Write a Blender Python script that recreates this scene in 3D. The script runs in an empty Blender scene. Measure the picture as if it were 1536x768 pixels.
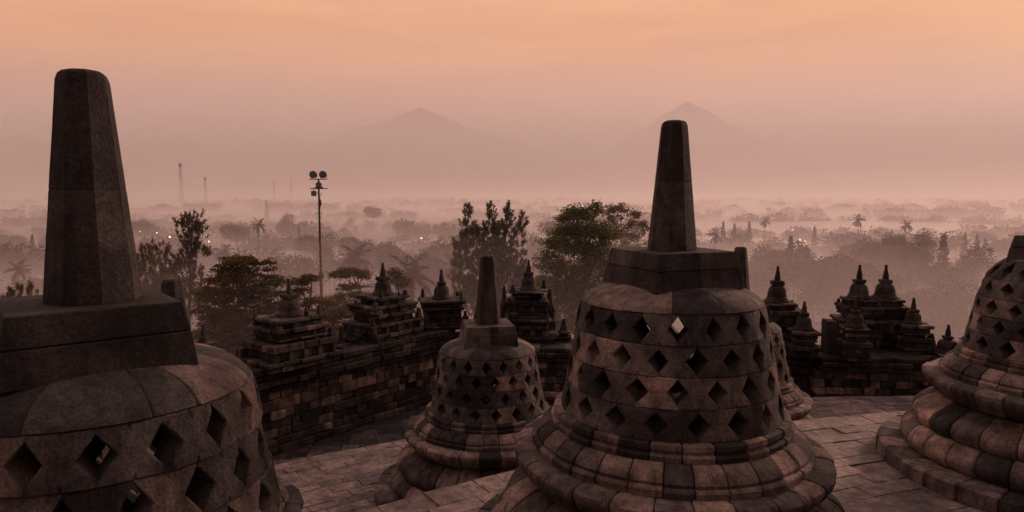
import bpy, math, random
import numpy as np
from math import sin, cos, tan, atan, atan2, pi, radians, sqrt

SC = bpy.context.scene
COL = SC.collection
F = 1024.0
TH = radians(4.97)

# ------------------------------------------------------------------ helpers
def at(px, py, Y):
    """world point seen at photo pixel (px,py) at forward distance Y (eye = origin)"""
    a = TH + atan((py - 384) / F)
    # camera axis depth of that point
    z = -Y * tan(a)
    depth = Y * cos(TH) - z * sin(TH)
    return ((px - 768) / F * depth, Y, z)

def tag(o, label=None, cat=None, group=None, kind=None):
    if label: o['label'] = label
    if cat: o['category'] = cat
    if group: o['group'] = group
    if kind: o['kind'] = kind
    return o

def empty(name, loc=(0, 0, 0), rz=0.0):
    o = bpy.data.objects.new(name, None)
    COL.objects.link(o)
    o.location = loc
    o.rotation_euler = (0, 0, rz)
    o.empty_display_size = 0.2
    return o

def link_mesh(name, me, mat, parent=None):
    me.materials.append(mat)
    o = bpy.data.objects.new(name, me)
    COL.objects.link(o)
    if parent is not None:
        o.parent = parent
    return o

def copy_tree(o, parent=None):
    c = o.copy()
    COL.objects.link(c)
    if parent is not None:
        c.parent = parent
    for ch in list(o.children):
        copy_tree(ch, c)
    return c

class MB:
    def __init__(s):
        s.v = []; s.f = []; s.t = []
    def add(s, verts, faces, tone):
        b = len(s.v)
        s.v.extend(verts)
        for f in faces:
            s.f.append([i + b for i in f])
        if isinstance(tone, (list, tuple)):
            s.t.extend(tone)
        else:
            s.t.extend([tone] * len(faces))
    def build(s, name, mat, parent=None, smooth=True, ang=34):
        me = bpy.data.meshes.new(name)
        me.from_pydata(s.v, [], s.f)
        at_ = me.attributes.new('tone', 'FLOAT', 'FACE')
        at_.data.foreach_set('value', np.array(s.t, dtype=np.float32))
        if smooth:
            me.polygons.foreach_set('use_smooth', [True] * len(me.polygons))
            me.set_sharp_from_angle(angle=radians(ang))
        me.update()
        return link_mesh(name, me, mat, parent)

# chamfered hexahedron from eight corners (index bits x,y,z)
_CB_V = []
_CB_F = []
def _init_cb():
    idx = {}
    for sx in (-1, 1):
        for sy in (-1, 1):
            for sz in (-1, 1):
                for ax in range(3):
                    idx[(sx, sy, sz, ax)] = len(_CB_V)
                    _CB_V.append((sx, sy, sz, ax))
    def face(pts, n):
        _CB_F.append((pts, n))
    S = [(-1, -1), (1, -1), (1, 1), (-1, 1)]
    for ax in range(3):
        for s in (-1, 1):
            o = [a for a in range(3) if a != ax]
            q = []
            for (a, b) in S:
                k = [0, 0, 0]; k[ax] = s; k[o[0]] = a; k[o[1]] = b
                q.append(idx[(k[0], k[1], k[2], ax)])
            face(q, None)
    for ax in range(3):           # edges parallel to ax
        o = [a for a in range(3) if a != ax]
        for (a, b) in S:
            k0 = [0, 0, 0]; k1 = [0, 0, 0]
            k0[ax] = -1; k1[ax] = 1
            k0[o[0]] = k1[o[0]] = a; k0[o[1]] = k1[o[1]] = b
            face([idx[(*k0, o[0])], idx[(*k1, o[0])], idx[(*k1, o[1])], idx[(*k0, o[1])]], None)
    for sx in (-1, 1):
        for sy in (-1, 1):
            for sz in (-1, 1):
                face([idx[(sx, sy, sz, 0)], idx[(sx, sy, sz, 1)], idx[(sx, sy, sz, 2)]], None)
_init_cb()
_CBV = np.array([[a, b, c] for a, b, c, _ in _CB_V], float)
_CBA = np.array([ax for *_, ax in _CB_V])
# fix windings outward
_CBFACES = []
for q, _ in _CB_F:
    P = _CBV[q] * 1.0
    off = np.zeros_like(P)
    for i, vi in enumerate(q):
        w = np.full(3, .8); w[_CBA[vi]] = 1.0
        P[i] = P[i] * w
    n = np.cross(P[1] - P[0], P[2] - P[0])
    if np.dot(n, P.mean(0)) < 0:
        q = q[::-1]
    _CBFACES.append(list(q))

def hexa(mb, c8, ch, tone):
    """c8: array (2,2,2,3) corners; ch chamfer metres"""
    c8 = np.asarray(c8, float)
    L = [np.linalg.norm(c8[1].mean((0, 1)) - c8[0].mean((0, 1))),
         np.linalg.norm(c8[:, 1].mean((0, 1)) - c8[:, 0].mean((0, 1))),
         np.linalg.norm(c8[:, :, 1].mean((0, 1)) - c8[:, :, 0].mean((0, 1)))]
    k = np.array([min(.8, 2 * ch / max(l, 1e-4)) for l in L])
    p = _CBV.copy()
    m = np.ones_like(p) * (1 - k)
    m[np.arange(24), _CBA] = 1
    p = p * m
    u = (p + 1) / 2
    w = [1 - u, u]
    out = np.zeros((24, 3))
    for i in (0, 1):
        for j in (0, 1):
            for l in (0, 1):
                out += (w[i][:, 0] * w[j][:, 1] * w[l][:, 2])[:, None] * c8[i, j, l]
    mb.add([tuple(x) for x in out], _CBFACES, tone)

def box8(x0, x1, y0, y1, z0, z1, M=None, o=None, jit=0, rng=None):
    c = np.zeros((2, 2, 2, 3))
    for i, x in enumerate((x0, x1)):
        for j, y in enumerate((y0, y1)):
            for l, z in enumerate((z0, z1)):
                c[i, j, l] = (x, y, z)
    if jit and rng:
        c += np.array([[[[rng.uniform(-jit, jit) for _ in range(3)] for _ in range(2)] for _ in range(2)] for _ in range(2)])
    return c

def rot(c, a, o):
    R = np.array([[cos(a), -sin(a), 0], [sin(a), cos(a), 0], [0, 0, 1]])
    return c @ R.T + np.array(o)

# ------------------------------------------------------------------ materials
def new_mat(name):
    m = bpy.data.materials.new(name)
    m.use_nodes = True
    nt = m.node_tree
    nt.nodes.clear()
    return m, nt

def N(nt, t, **kw):
    n = nt.nodes.new(t)
    for k, v in kw.items():
        setattr(n, k, v)
    return n

def ramp(nt, stops, interp='LINEAR'):
    r = N(nt, 'ShaderNodeValToRGB')
    r.color_ramp.interpolation = interp
    e = r.color_ramp.elements
    while len(e) < len(stops):
        e.new(0.5)
    for el, (p, c) in zip(e, stops):
        el.position = p
        el.color = (*c, 1) if len(c) == 3 else c
    return r

def stone_mat(name, stops, gain=1.0, bump=.5, rough=(.75, .95), lichen=.35, scale=1.0, spec=.25):
    m, nt = new_mat(name)
    L = nt.links
    out = N(nt, 'ShaderNodeOutputMaterial')
    b = N(nt, 'ShaderNodeBsdfPrincipled')
    L.new(b.outputs[0], out.inputs[0])
    b.inputs['Specular IOR Level'].default_value = spec
    tc = N(nt, 'ShaderNodeNewGeometry')
    oi = N(nt, 'ShaderNodeObjectInfo')
    add = N(nt, 'ShaderNodeVectorMath', operation='ADD')
    sc_ = N(nt, 'ShaderNodeVectorMath', operation='SCALE')
    L.new(oi.outputs['Random'], sc_.inputs['Scale'])
    sc_.inputs[0].default_value = (37.0, 21.0, 11.0)
    tco = N(nt, 'ShaderNodeTexCoord')
    L.new(tco.outputs['Object'], add.inputs[0])
    L.new(sc_.outputs[0], add.inputs[1])
    P = add.outputs[0]
    at_ = N(nt, 'ShaderNodeAttribute', attribute_name='tone')
    # stone to stone colour
    cr = ramp(nt, stops)
    def noise(s, d, r, dist=0.0):
        n = N(nt, 'ShaderNodeTexNoise')
        n.inputs['Scale'].default_value = s * scale
        n.inputs['Detail'].default_value = d
        n.inputs['Roughness'].default_value = r
        n.inputs['Distortion'].default_value = dist
        L.new(P, n.inputs['Vector'])
        return n
    n1 = noise(1.1, 5, .6)
    mix0 = N(nt, 'ShaderNodeMath', operation='MULTIPLY_ADD')
    L.new(n1.outputs[0], mix0.inputs[0]); mix0.inputs[1].default_value = .3; mix0.inputs[2].default_value = -.15
    a0 = N(nt, 'ShaderNodeMath', operation='ADD', use_clamp=True)
    L.new(at_.outputs['Fac'], a0.inputs[0]); L.new(mix0.outputs[0], a0.inputs[1])
    L.new(a0.outputs[0], cr.inputs[0])
    # mottling
    n2 = noise(6, 8, .72, .3)
    r2 = ramp(nt, [(.3, (.5, .5, .5)), (.52, (1, 1, 1)), (.72, (1.45, 1.42, 1.4))])
    L.new(n2.outputs[0], r2.inputs[0])
    mul = N(nt, 'ShaderNodeMix', data_type='RGBA', blend_type='MULTIPLY')
    mul.inputs[0].default_value = 1.0
    L.new(cr.outputs[0], mul.inputs[6]); L.new(r2.outputs[0], mul.inputs[7])
    # fine pitting
    n3 = noise(70, 5, .8)
    r3 = ramp(nt, [(.38, (.42, .42, .42)), (.5, (1, 1, 1)), (.64, (1.5, 1.47, 1.45))])
    L.new(n3.outputs[0], r3.inputs[0])
    mul2 = N(nt, 'ShaderNodeMix', data_type='RGBA', blend_type='MULTIPLY')
    mul2.inputs[0].default_value = .8
    L.new(mul.outputs[2], mul2.inputs[6]); L.new(r3.outputs[0], mul2.inputs[7])
    # lichen spots, pale
    n4 = noise(3.3, 10, .85, .6)
    r4 = ramp(nt, [(.57, (0, 0, 0)), (.64, (1, 1, 1))])
    L.new(n4.outputs[0], r4.inputs[0])
    lm = N(nt, 'ShaderNodeMath', operation='MULTIPLY')
    L.new(r4.outputs[0], lm.inputs[0]); lm.inputs[1].default_value = lichen
    mix = N(nt, 'ShaderNodeMix', data_type='RGBA', blend_type='MIX')
    L.new(lm.outputs[0], mix.inputs[0])
    L.new(mul2.outputs[2], mix.inputs[6]); mix.inputs[7].default_value = (.22 * gain, .19 * gain, .175 * gain, 1)
    # black algae stains
    n5 = noise(1.7, 7, .7, .8)
    r5 = ramp(nt, [(.42, (.35, .34, .34)), (.6, (1, 1, 1))])
    L.new(n5.outputs[0], r5.inputs[0])
    mul3 = N(nt, 'ShaderNodeMix', data_type='RGBA', blend_type='MULTIPLY')
    mul3.inputs[0].default_value = .8
    L.new(mix.outputs[2], mul3.inputs[6]); L.new(r5.outputs[0], mul3.inputs[7])
    # rain streaks running down the faces
    st = N(nt, 'ShaderNodeVectorMath', operation='MULTIPLY'); st.inputs[1].default_value = (9, 9, .9)
    L.new(P, st.inputs[0])
    n7 = N(nt, 'ShaderNodeTexNoise'); n7.inputs['Scale'].default_value = 1.0 * scale; n7.inputs['Detail'].default_value = 6; n7.inputs['Roughness'].default_value = .65
    L.new(st.outputs[0], n7.inputs['Vector'])
    r7 = ramp(nt, [(.38, (.5, .49, .49)), (.52, (1, 1, 1)), (.68, (1.3, 1.27, 1.25))]); L.new(n7.outputs[0], r7.inputs[0])
    mul4 = N(nt, 'ShaderNodeMix', data_type='RGBA', blend_type='MULTIPLY'); mul4.inputs[0].default_value = .75
    L.new(mul3.outputs[2], mul4.inputs[6]); L.new(r7.outputs[0], mul4.inputs[7])
    L.new(mul4.outputs[2], b.inputs['Base Color'])
    rr = N(nt, 'ShaderNodeMapRange')
    rr.inputs['To Min'].default_value = rough[0]; rr.inputs['To Max'].default_value = rough[1]
    L.new(n2.outputs[0], rr.inputs[0]); L.new(rr.outputs[0], b.inputs['Roughness'])
    # bump
    n6 = noise(19, 8, .7)
    hs = N(nt, 'ShaderNodeMath', operation='MULTIPLY_ADD')
    L.new(n3.outputs[0], hs.inputs[0]); hs.inputs[1].default_value = .35
    L.new(n6.outputs[0], hs.inputs[2])
    hs2 = N(nt, 'ShaderNodeMath', operation='MULTIPLY_ADD')
    L.new(n2.outputs[0], hs2.inputs[0]); hs2.inputs[1].default_value = 1.2
    L.new(hs.outputs[0], hs2.inputs[2])
    bp = N(nt, 'ShaderNodeBump')
    bp.inputs['Strength'].default_value = bump
    bp.inputs['Distance'].default_value = .03
    L.new(hs2.outputs[0], bp.inputs['Height'])
    L.new(bp.outputs[0], b.inputs['Normal'])
    return m

def cs(k, *cols):
    T = (.98, .98, .995)
    return [(i / (len(cols) - 1), tuple(c * k * q for c, q in zip(col, T))) for i, col in enumerate(cols)]

STUPA_STOPS = cs(1.55, (.035, .032, .032), (.062, .057, .056), (.095, .085, .082), (.14, .115, .106), (.24, .18, .155))
WALL_STOPS = cs(1.45, (.022, .02, .02), (.045, .039, .037), (.07, .058, .053), (.13, .10, .088), (.25, .185, .155))
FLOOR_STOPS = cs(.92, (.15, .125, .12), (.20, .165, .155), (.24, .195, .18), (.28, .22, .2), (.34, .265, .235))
GALL_STOPS = cs(1.0, (.03, .027, .027), (.055, .048, .046), (.08, .068, .063), (.15, .125, .115), (.22, .18, .165))
M_STUPA = stone_mat('andesite_bell', STUPA_STOPS, bump=.9, lichen=.3)
M_SPIRE = stone_mat('andesite_spire', cs(1.15, (.032, .03, .03), (.06, .053, .052), (.10, .086, .082), (.16, .13, .12)), bump=.9, lichen=.2)
M_BASE = stone_mat('andesite_base', cs(1.55, (.03, .027, .027), (.06, .052, .05), (.11, .09, .084), (.18, .142, .128), (.28, .205, .172)), bump=.95, lichen=.35)
M_WALL = stone_mat('andesite_wall', WALL_STOPS, bump=.9, lichen=.3)
M_TOWER = stone_mat('andesite_niche', cs(1.75, (.02, .018, .018), (.034, .03, .029), (.052, .044, .041), (.085, .068, .06), (.15, .115, .1)), bump=1.0, lichen=.25)
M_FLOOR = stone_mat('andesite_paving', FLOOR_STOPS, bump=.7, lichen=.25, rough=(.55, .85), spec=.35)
M_GALL = stone_mat('andesite_gallery_paving', GALL_STOPS, bump=.7, lichen=.2, rough=(.45, .8), spec=.4)

def leaf_mat(name, c0, c1, c2, trans=.25):
    m, nt = new_mat(name)
    L = nt.links
    out = N(nt, 'ShaderNodeOutputMaterial')
    d = N(nt, 'ShaderNodeBsdfDiffuse'); t = N(nt, 'ShaderNodeBsdfTranslucent')
    mx = N(nt, 'ShaderNodeMixShader'); mx.inputs[0].default_value = trans
    g = N(nt, 'ShaderNodeNewGeometry')
    oi = N(nt, 'ShaderNodeObjectInfo')
    tco = N(nt, 'ShaderNodeTexCoord')
    n = N(nt, 'ShaderNodeTexNoise'); n.inputs['Scale'].default_value = .55; n.inputs['Detail'].default_value = 4
    L.new(tco.outputs['Object'], n.inputs['Vector'])
    a = N(nt, 'ShaderNodeMath', operation='MULTIPLY_ADD')
    L.new(g.outputs['Random Per Island'], a.inputs[0]); a.inputs[1].default_value = .5
    s = N(nt, 'ShaderNodeMath', operation='MULTIPLY_ADD')
    L.new(n.outputs[0], s.inputs[0]); s.inputs[1].default_value = 1.5; s.inputs[2].default_value = -.5
    L.new(s.outputs[0], a.inputs[2])
    r = ramp(nt, [(0.05, c0), (.5, c1), (.95, c2)])
    L.new(a.outputs[0], r.inputs[0])
    L.new(r.outputs[0], d.inputs[0]); L.new(r.outputs[0], t.inputs[0])
    L.new(d.outputs[0], mx.inputs[1]); L.new(t.outputs[0], mx.inputs[2])
    L.new(mx.outputs[0], out.inputs[0])
    return m

def plain_mat(name, col, rough=.7, metal=0.0, noise_s=6.0, var=.35, emit=None):
    m, nt = new_mat(name)
    L = nt.links
    out = N(nt, 'ShaderNodeOutputMaterial')
    b = N(nt, 'ShaderNodeBsdfPrincipled')
    L.new(b.outputs[0], out.inputs[0])
    tco = N(nt, 'ShaderNodeTexCoord')
    n = N(nt, 'ShaderNodeTexNoise'); n.inputs['Scale'].default_value = noise_s; n.inputs['Detail'].default_value = 5
    L.new(tco.outputs['Object'], n.inputs['Vector'])
    r = ramp(nt, [(.3, tuple(c * (1 - var) for c in col)), (.7, tuple(c * (1 + var) for c in col))])
    L.new(n.outputs[0], r.inputs[0]); L.new(r.outputs[0], b.inputs['Base Color'])
    b.inputs['Roughness'].default_value = rough; b.inputs['Metallic'].default_value = metal
    if emit:
        b.inputs['Emission Color'].default_value = (*emit[0], 1)
        b.inputs['Emission Strength'].default_value = emit[1]
    return m

M_BARK = plain_mat('bark', (.045, .032, .024), .9, 0, 3)
M_METAL = plain_mat('mast_paint', (.012, .012, .012), .5, .3, 5)
M_LAMPGLASS = plain_mat('floodlight_glass', (.10, .12, .115), .12, .0, 3, .2)
M_TOWERSTEEL = plain_mat('lattice_steel', (.10, .07, .065), .6, .4, .5)
M_LIT = plain_mat('lit_lamp', (.8, .8, .75), .3, 0, 2, .05, emit=((1, .86, .68), 12))
M_LEAF_OLIVE = leaf_mat('leaf_olive', (.034, .032, .013), (.105, .082, .028), (.25, .165, .05), .45)
M_LEAF_GREEN = leaf_mat('leaf_green', (.045, .055, .02), (.12, .135, .04), (.24, .235, .075), .5)
M_LEAF_PINE = leaf_mat('leaf_pine', (.028, .032, .016), (.07, .066, .03), (.14, .11, .05), .35)
M_LEAF_PALE = leaf_mat('leaf_pale', (.055, .046, .026), (.13, .105, .06), (.22, .175, .10), .45)
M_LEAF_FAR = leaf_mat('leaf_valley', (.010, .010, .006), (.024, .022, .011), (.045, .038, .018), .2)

# ------------------------------------------------------------------ stupa
def gauss_tone(rng, mu=.42, sd=.2):
    return min(1, max(0, rng.gauss(mu, sd)))

def sweep_ring(mb, prof, n, rng, gap=.0045, rj=.012, ch=.012, sub=5, depth=.3, aj=.12, a0=0, a1=2 * pi, disp=None, tone=None, zj=.003, cx=0, cy=0):
    """ring of separate stones whose outer face follows prof (r,z), bottom to top"""
    full = abs(a1 - a0 - 2 * pi) < 1e-6
    da = (a1 - a0) / n
    cuts = [a0 + i * da + rng.uniform(-aj, aj) * da * .5 for i in range(n + 1)]
    if full:
        cuts[n] = cuts[0] + 2 * pi
    rin = min(r for r, _ in prof) - depth
    ztop, zbot = prof[-1][1], prof[0][1]
    m = len(prof)
    rm = max(r for r, _ in prof)
    for k in range(n):
        s0, s1 = cuts[k] + gap / rm, cuts[k + 1] - gap / rm
        dr = rng.uniform(-rj, rj); dz = rng.uniform(-zj, zj)
        c = ch / rm
        us = [0, c / (s1 - s0)] + [i / sub for i in range(1, sub)] + [1 - c / (s1 - s0), 1]
        V = []; Fc = []
        for q, u in enumerate(us):
            a = s0 + (s1 - s0) * u
            sh = ch if q in (0, len(us) - 1) else 0
            ca, sa = cos(a), sin(a)
            for i, (r, z) in enumerate(prof):
                R = r + dr - sh
                zz = z + dz
                if disp: R += disp(u, i / (m - 1))
                if i == 0: zz += sh
                if i == m - 1: zz -= sh
                V.append((cx + R * ca, cy + R * sa, zz))
            V.append((cx + rin * ca, cy + rin * sa, ztop + dz - sh))
            V.append((cx + rin * ca, cy + rin * sa, zbot + dz + sh))
        w = m + 2
        for q in range(len(us) - 1):
            for i in range(w):
                j = (i + 1) % w
                Fc.append([q * w + i, (q + 1) * w + i, (q + 1) * w + j, q * w + j])
        Fc.append([i for i in range(w)])
        e = (len(us) - 1) * w
        Fc.append([e + i for i in reversed(range(w))])
        t = tone(rng) if tone else gauss_tone(rng)
        mb.add(V, Fc, t)

def lathe(mb, prof, n, tone, cap=True, a_off=0.0, c=(0, 0), wob=None):
    V = []; Fc = []
    m = len(prof)
    for k in range(n):
        a = a_off + 2 * pi * k / n
        for i, (r, z) in enumerate(prof):
            rr = r * (1 + (wob(a, i) if wob else 0))
            V.append((c[0] + rr * cos(a), c[1] + rr * sin(a), z))
    for k in range(n):
        k2 = (k + 1) % n
        for i in range(m - 1):
            Fc.append([k * m + i, k2 * m + i, k2 * m + i + 1, k * m + i + 1])
    if cap:
        Fc.append([k * m + m - 1 for k in range(n)])
        Fc.append([k * m for k in reversed(range(n))])
    mb.add(V, Fc, tone)

def arc(r0, z0, r1, z1, bulge, n=6):
    """points from (r0,z0) to (r1,z1) bulging outwards"""
    out = []
    for i in range(n + 1):
        t = i / n
        out.append((r0 + (r1 - r0) * t + bulge * sin(pi * t), z0 + (z1 - z0) * t))
    return out

BELL0, BELL1, NW, NR = 1.41, 2.325, 18, 4
def bell_r4(z):
    t = (BELL1 - z) / (BELL1 - BELL0)
    return .765 + .163 * max(t, 0) ** 1.1 - .018 * max(0, 1 - t / .12) ** 2
_P5 = ((1.40, .93), (1.7, .875), (2.0, .825), (2.2, .775), (2.32, .715), (2.4, .65), (2.47, .565), (2.6, .4))
def bell_r5(z):
    for (za, ra), (zb, rb) in zip(_P5[:-1], _P5[1:]):
        if z <= zb: return ra + (rb - ra) * (z - za) / (zb - za)
    return .4

def build_bell(mb, rng, thick=.17, NR=4, BELL1=BELL1, bell_r=bell_r4):
    per = []
    K = 8
    for i in range(K): per.append((1, -1 + 2 * i / K))
    for i in range(K): per.append((1 - 2 * i / K, 1))
    for i in range(K): per.append((-1, 1 - 2 * i / K))
    for i in range(K): per.append((-1 + 2 * i / K, -1))
    H = (BELL1 - BELL0) / NR
    for row in range(NR):
        zc = BELL0 + H * (row + .5)
        off = .5 * (row % 2)
        rowdr = rng.uniform(-.005, .005)
        drs = [rng.uniform(-.011, .011) + rowdr for _ in range(NW)]
        tones = [gauss_tone(rng, .45, .32) for _ in range(NW)]
        wid = [1 + rng.uniform(-.12, .12) for _ in range(NW)]
        hw = pi / NW
        for c in range(NW):
            ac = 2 * pi * (c + off) / NW
            du, dv = .55 * wid[c], .86 * (1 + rng.uniform(-.1, .06))
            oy = rng.uniform(-.04, .04)
            rings = [(0, 0, .006), (.09, 0, 0), (.5, 0, 0), (.9, 0, 0), (1, 1, 0)]
            V = []; Fc = []; T = []
            M = len(per)
            def pt(p, s, inset, rr=None, shrink=1.0):
                ex = abs(p[0]) / du + abs(p[1]) / dv
                dx, dy = p[0] / ex * shrink, p[1] / ex * shrink + oy * (1 - s)
                x = dx + (p[0] - dx) * s; y = dy + (p[1] - dy) * s
                z = zc + y * H / 2
                a = ac + x * hw
                r = bell_r(z)
                if abs(x) < .001: r += (drs[c] + drs[(c + 1) % NW]) / 2 - (.010 if s > 0 else 0)
                else: r += drs[(c + 1) % NW] if x > 0 else drs[c]
                r -= inset
                if rr is not None: r = r - rr
                return (r * cos(a), r * sin(a), z)
            for (s, edge, ins) in rings:
                for p in per:
                    g = .017 if (edge and abs(p[1]) >= 1) else 0
                    V.append(pt(p, s, ins + g))
            for p in per: V.append(pt(p, 0, 0, thick, .93))
            for p in per: V.append(pt(p, 1, 0, thick))
            nr = len(rings)
            order = list(range(nr)) 
            for q in range(nr - 1):
                for i in range(M):
                    j = (i + 1) % M
                    Fc.append([q * M + i, (q + 1) * M + i, (q + 1) * M + j, q * M + j])
                    xm = per[i][0] + per[j][0]
                    T.append(tones[(c + 1) % NW] if xm > 0 else tones[c])
            for i in range(M):
                j = (i + 1) % M
                xm = per[i][0] + per[j][0]
                t = tones[(c + 1) % NW] if xm > 0 else tones[c]
                Fc.append([i, j, nr * M + j, nr * M + i]); T.append(t)
                Fc.append([nr * M + i, nr * M + j, (nr + 1) * M + j, (nr + 1) * M + i]); T.append(t)
            mb.add(V, Fc, T)

def petal(u, t):
    # carved double petal outlines on lotus stones
    best = 0
    for k in (0.0, 1.0):
        x = (u * 1.0 - k)
        c = .5 * (1 - t) ** .6
        d = abs(abs(x) - (.12 + .42 * t ** 1.6))
        best = max(best, math.exp(-(d / .045) ** 2))
    return -.016 * best + .012 * sin(pi * u) ** .5

def build_stupa(name, loc, rz, seed, label, group, rs=1.0, five=False):
    rng = random.Random(seed)
    root = empty(name, loc, rz)
    tag(root, label, 'stupa', group)
    tb = lambda r: gauss_tone(r, .46, .33)
    m = MB()
    sweep_ring(m, [(1.81, 0), (1.815, .08), (1.80, .16), (1.76, .18)], 30, rng, sub=3, rj=.014, ch=.016, tone=tb, zj=.01)
    m.build('plinth', M_BASE, root)
    m = MB()
    sweep_ring(m, [(1.42, .18)] + arc(1.49, .19, 1.44, .47, .09, 8), 30, rng, sub=5, rj=.012, ch=.014, tone=tb)
    m.build('torus_moulding', M_BASE, root)
    m = MB()
    pl = [(1.33, .47)] + arc(1.39, .48, 1.15, .80, .13, 10)
    sweep_ring(m, pl, 26, rng, sub=22, rj=.014, ch=.012, tone=tb, disp=petal, depth=.35)
    m.build('lower_lotus_cushion', M_BASE, root)
    m = MB()
    up = [(1.08, .80), (1.15, .82), (1.215, .865), (1.275, .93), (1.315, .99), (1.327, 1.025), (1.322, 1.055), (1.30, 1.075), (1.25, 1.086), (1.16, 1.09)]
    def lot(u, t):
        return petal(u, 1 - t) * .8 if t < .75 else 0
    sweep_ring(m, up, 28, rng, sub=16, rj=.014, ch=.012, tone=tb, disp=lot, depth=.3)
    m.build('lotus_ring', M_BASE, root)
    m = MB()
    sweep_ring(m, [(1.165, 1.09), (1.172, 1.14), (1.162, 1.155), (1.128, 1.16), (1.137, 1.185), (1.122, 1.215), (1.08, 1.25), (1.03, 1.285)],
               30, rng, sub=4, rj=.011, ch=.009, tone=lambda r: gauss_tone(r, .45, .33))
    m.build('sloping_band', M_BASE, root)
    m = MB()
    sweep_ring(m, [(1.0, 1.285), (1.006, 1.325), (.995, 1.338), (.972, 1.341), (.972, 1.36), (.985, 1.368), (.98, 1.402), (.95, 1.412)],
               26, rng, sub=4, rj=.011, ch=.009, tone=lambda r: gauss_tone(r, .45, .33))
    m.build('neck_band', M_BASE, root)
    m = MB()
    if five: build_bell(m, rng, NR=5, BELL1=2.465, bell_r=bell_r5)
    else: build_bell(m, rng)
    m.build('perforated_bell', M_STUPA, root, ang=30)
    m = MB()
    lathe(m, [(1.40, .16), (1.12, .6), (1.0, .9), (.86, 1.25), (.82, 1.38), (.4, 1.41)], 32, .1)
    m.build('core', M_STUPA, root)
    m = MB()
    sweep_ring(m, [(.50, 2.462), (.568, 2.465), (.54, 2.48), (.45, 2.492), (.38, 2.496)] if five else [(.69, 2.325), (.751, 2.328), (.736, 2.352), (.703, 2.383), (.658, 2.412), (.60, 2.438), (.52, 2.461), (.40, 2.48)],
               11, rng, sub=9, rj=.004, ch=.006, depth=.1, gap=.002, tone=lambda r: gauss_tone(r, .45, .36), aj=.5)
    lathe(m, [(.42, 2.44), (.40, 2.47), (.1, 2.49)] if five else [(.62, 2.33), (.55, 2.40), (.40, 2.475), (.1, 2.49)], 32, .2)
    m.build('dome_cap', M_STUPA, root, ang=40)
    # harmika: square block of two courses
    h = MB()
    for (z0, z1, b0, b1, cutx) in ((2.452, 2.615, .425, .402, rng.uniform(-.1, .1)), (2.618, 2.755, .402, .372, rng.uniform(-.12, .12))):
        cuts = [-1, 1] if seed == 11 else [-1, cutx, 1]
        for i in range(len(cuts) - 1):
            for j in range(len(cuts) - 1):
                c = np.zeros((2, 2, 2, 3))
                for l, (z, b) in enumerate(((z0, b0), (z1, b1))):
                    for ii in range(2):
                        for jj in range(2):
                            gx = .0008 * (1 if ii == 0 else -1); gy = .0008 * (1 if jj == 0 else -1)
                            c[ii, jj, l] = (cuts[i + ii] * b + gx, (-cuts[::-1][j + jj] if False else cuts[j + jj]) * b + gy, z)
                c += np.array([rng.uniform(-.002, .002), rng.uniform(-.002, .002), 0])
                hexa(h, c, .006, gauss_tone(rng, .3 if seed == 11 else .4, .1 if seed == 11 else .25))
    h.build('harmika', M_SPIRE, root, ang=25)
    # octagonal spire of two stones
    s = MB()
    zj = 2.755 + 1.075 * rng.uniform(.42, .6)
    z0, zt = 2.752, 3.83
    R = lambda z: .208 + (.106 - .208) * (z - z0) / (zt - z0)
    for (a, b, tn) in ((z0, zj - .001, gauss_tone(rng, .5, .08)), (zj - .004, zt, gauss_tone(rng, .33, .08))):
        pr = [(R(a) - .003, a)]
        k = 9
        for i in range(k):
            z = a + .008 + (b - a - .016) * i / (k - 1)
            pr.append((R(z), z))
        if b == zt:
            pr = pr[:-1] + [(R(zt - .05), zt - .05), (R(zt) - .006, zt - .02), (R(zt) - .022, zt - .006), (R(zt) - .05, zt)]
        else:
            pr.append((R(b) - .003, b))
        w = [[rng.uniform(-.012, .012) for _ in range(20)] for _ in range(40)]
        V = []; Fc = []
        nn = 32
        mm = len(pr)
        for q in range(nn):
            ang = 2 * pi * q / nn + pi / 8
            oct_ = cos(pi / 8) / cos(((ang - pi / 8 + pi / 8) % (pi / 4)) - pi / 8) if True else 1
            for i, (r, z) in enumerate(pr):
                kk = .94 * oct_ + .06
                kk *= 1 + w[q][i] * .35
                V.append((r * kk * cos(ang), r * kk * sin(ang), z))
        for q in range(nn):
            q2 = (q + 1) % nn
            for i in range(mm - 1):
                Fc.append([q * mm + i, q2 * mm + i, q2 * mm + i + 1, q * mm + i + 1])
        Fc.append([q * mm + mm - 1 for q in range(nn)])
        Fc.append([q * mm for q in reversed(range(nn))])
        s.add(V, Fc, tn)
    for ch in root.children:
        ch.scale = (rs, rs, 1)
        if rs < 1 and ch.name.startswith('harmika'): ch.location = (-.004, -.03, 0)
    s.build('spire', M_SPIRE, root, ang=18)
    return root

ZU, ZA, ZB, ZC = -1.65, -3.2, -4.75, -5.5
SG = 'perforated bell stupas on the round terraces'
D = radians
build_stupa('stupa', (-2.0, 3.24, ZA - .045), D(-50), 11, 'largest and nearest bell stupa, cut by the frame edge, with its tall dark octagonal spire', SG, .915)
build_stupa('stupa', (1.35, 5.75, ZA), D(-69), 22, 'whole bell stupa with four rows of diamond openings, beside the lit paving', SG)
build_stupa('stupa', (6.31, 7.75, ZA), D(-58), 33, 'bell stupa with its spire cropped away at the frame edge, on a stepped lotus base', SG, five=True)
build_stupa('stupa', (-.385, 10.7, ZB), D(-80), 44, 'smaller looking bell stupa standing free on the lower terrace in front of the dark wall', SG)
build_stupa('stupa', (4.22, 12.56, ZB), D(-62), 55, 'lower terrace bell stupa mostly hidden behind the whole bell stupa, one spire edge showing', SG)
build_stupa('stupa', (-3.83, 7.64, ZB), D(-52), 66, 'lower terrace stupa of which only a rounded spire stub shows behind the nearest stupa', SG)

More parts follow.
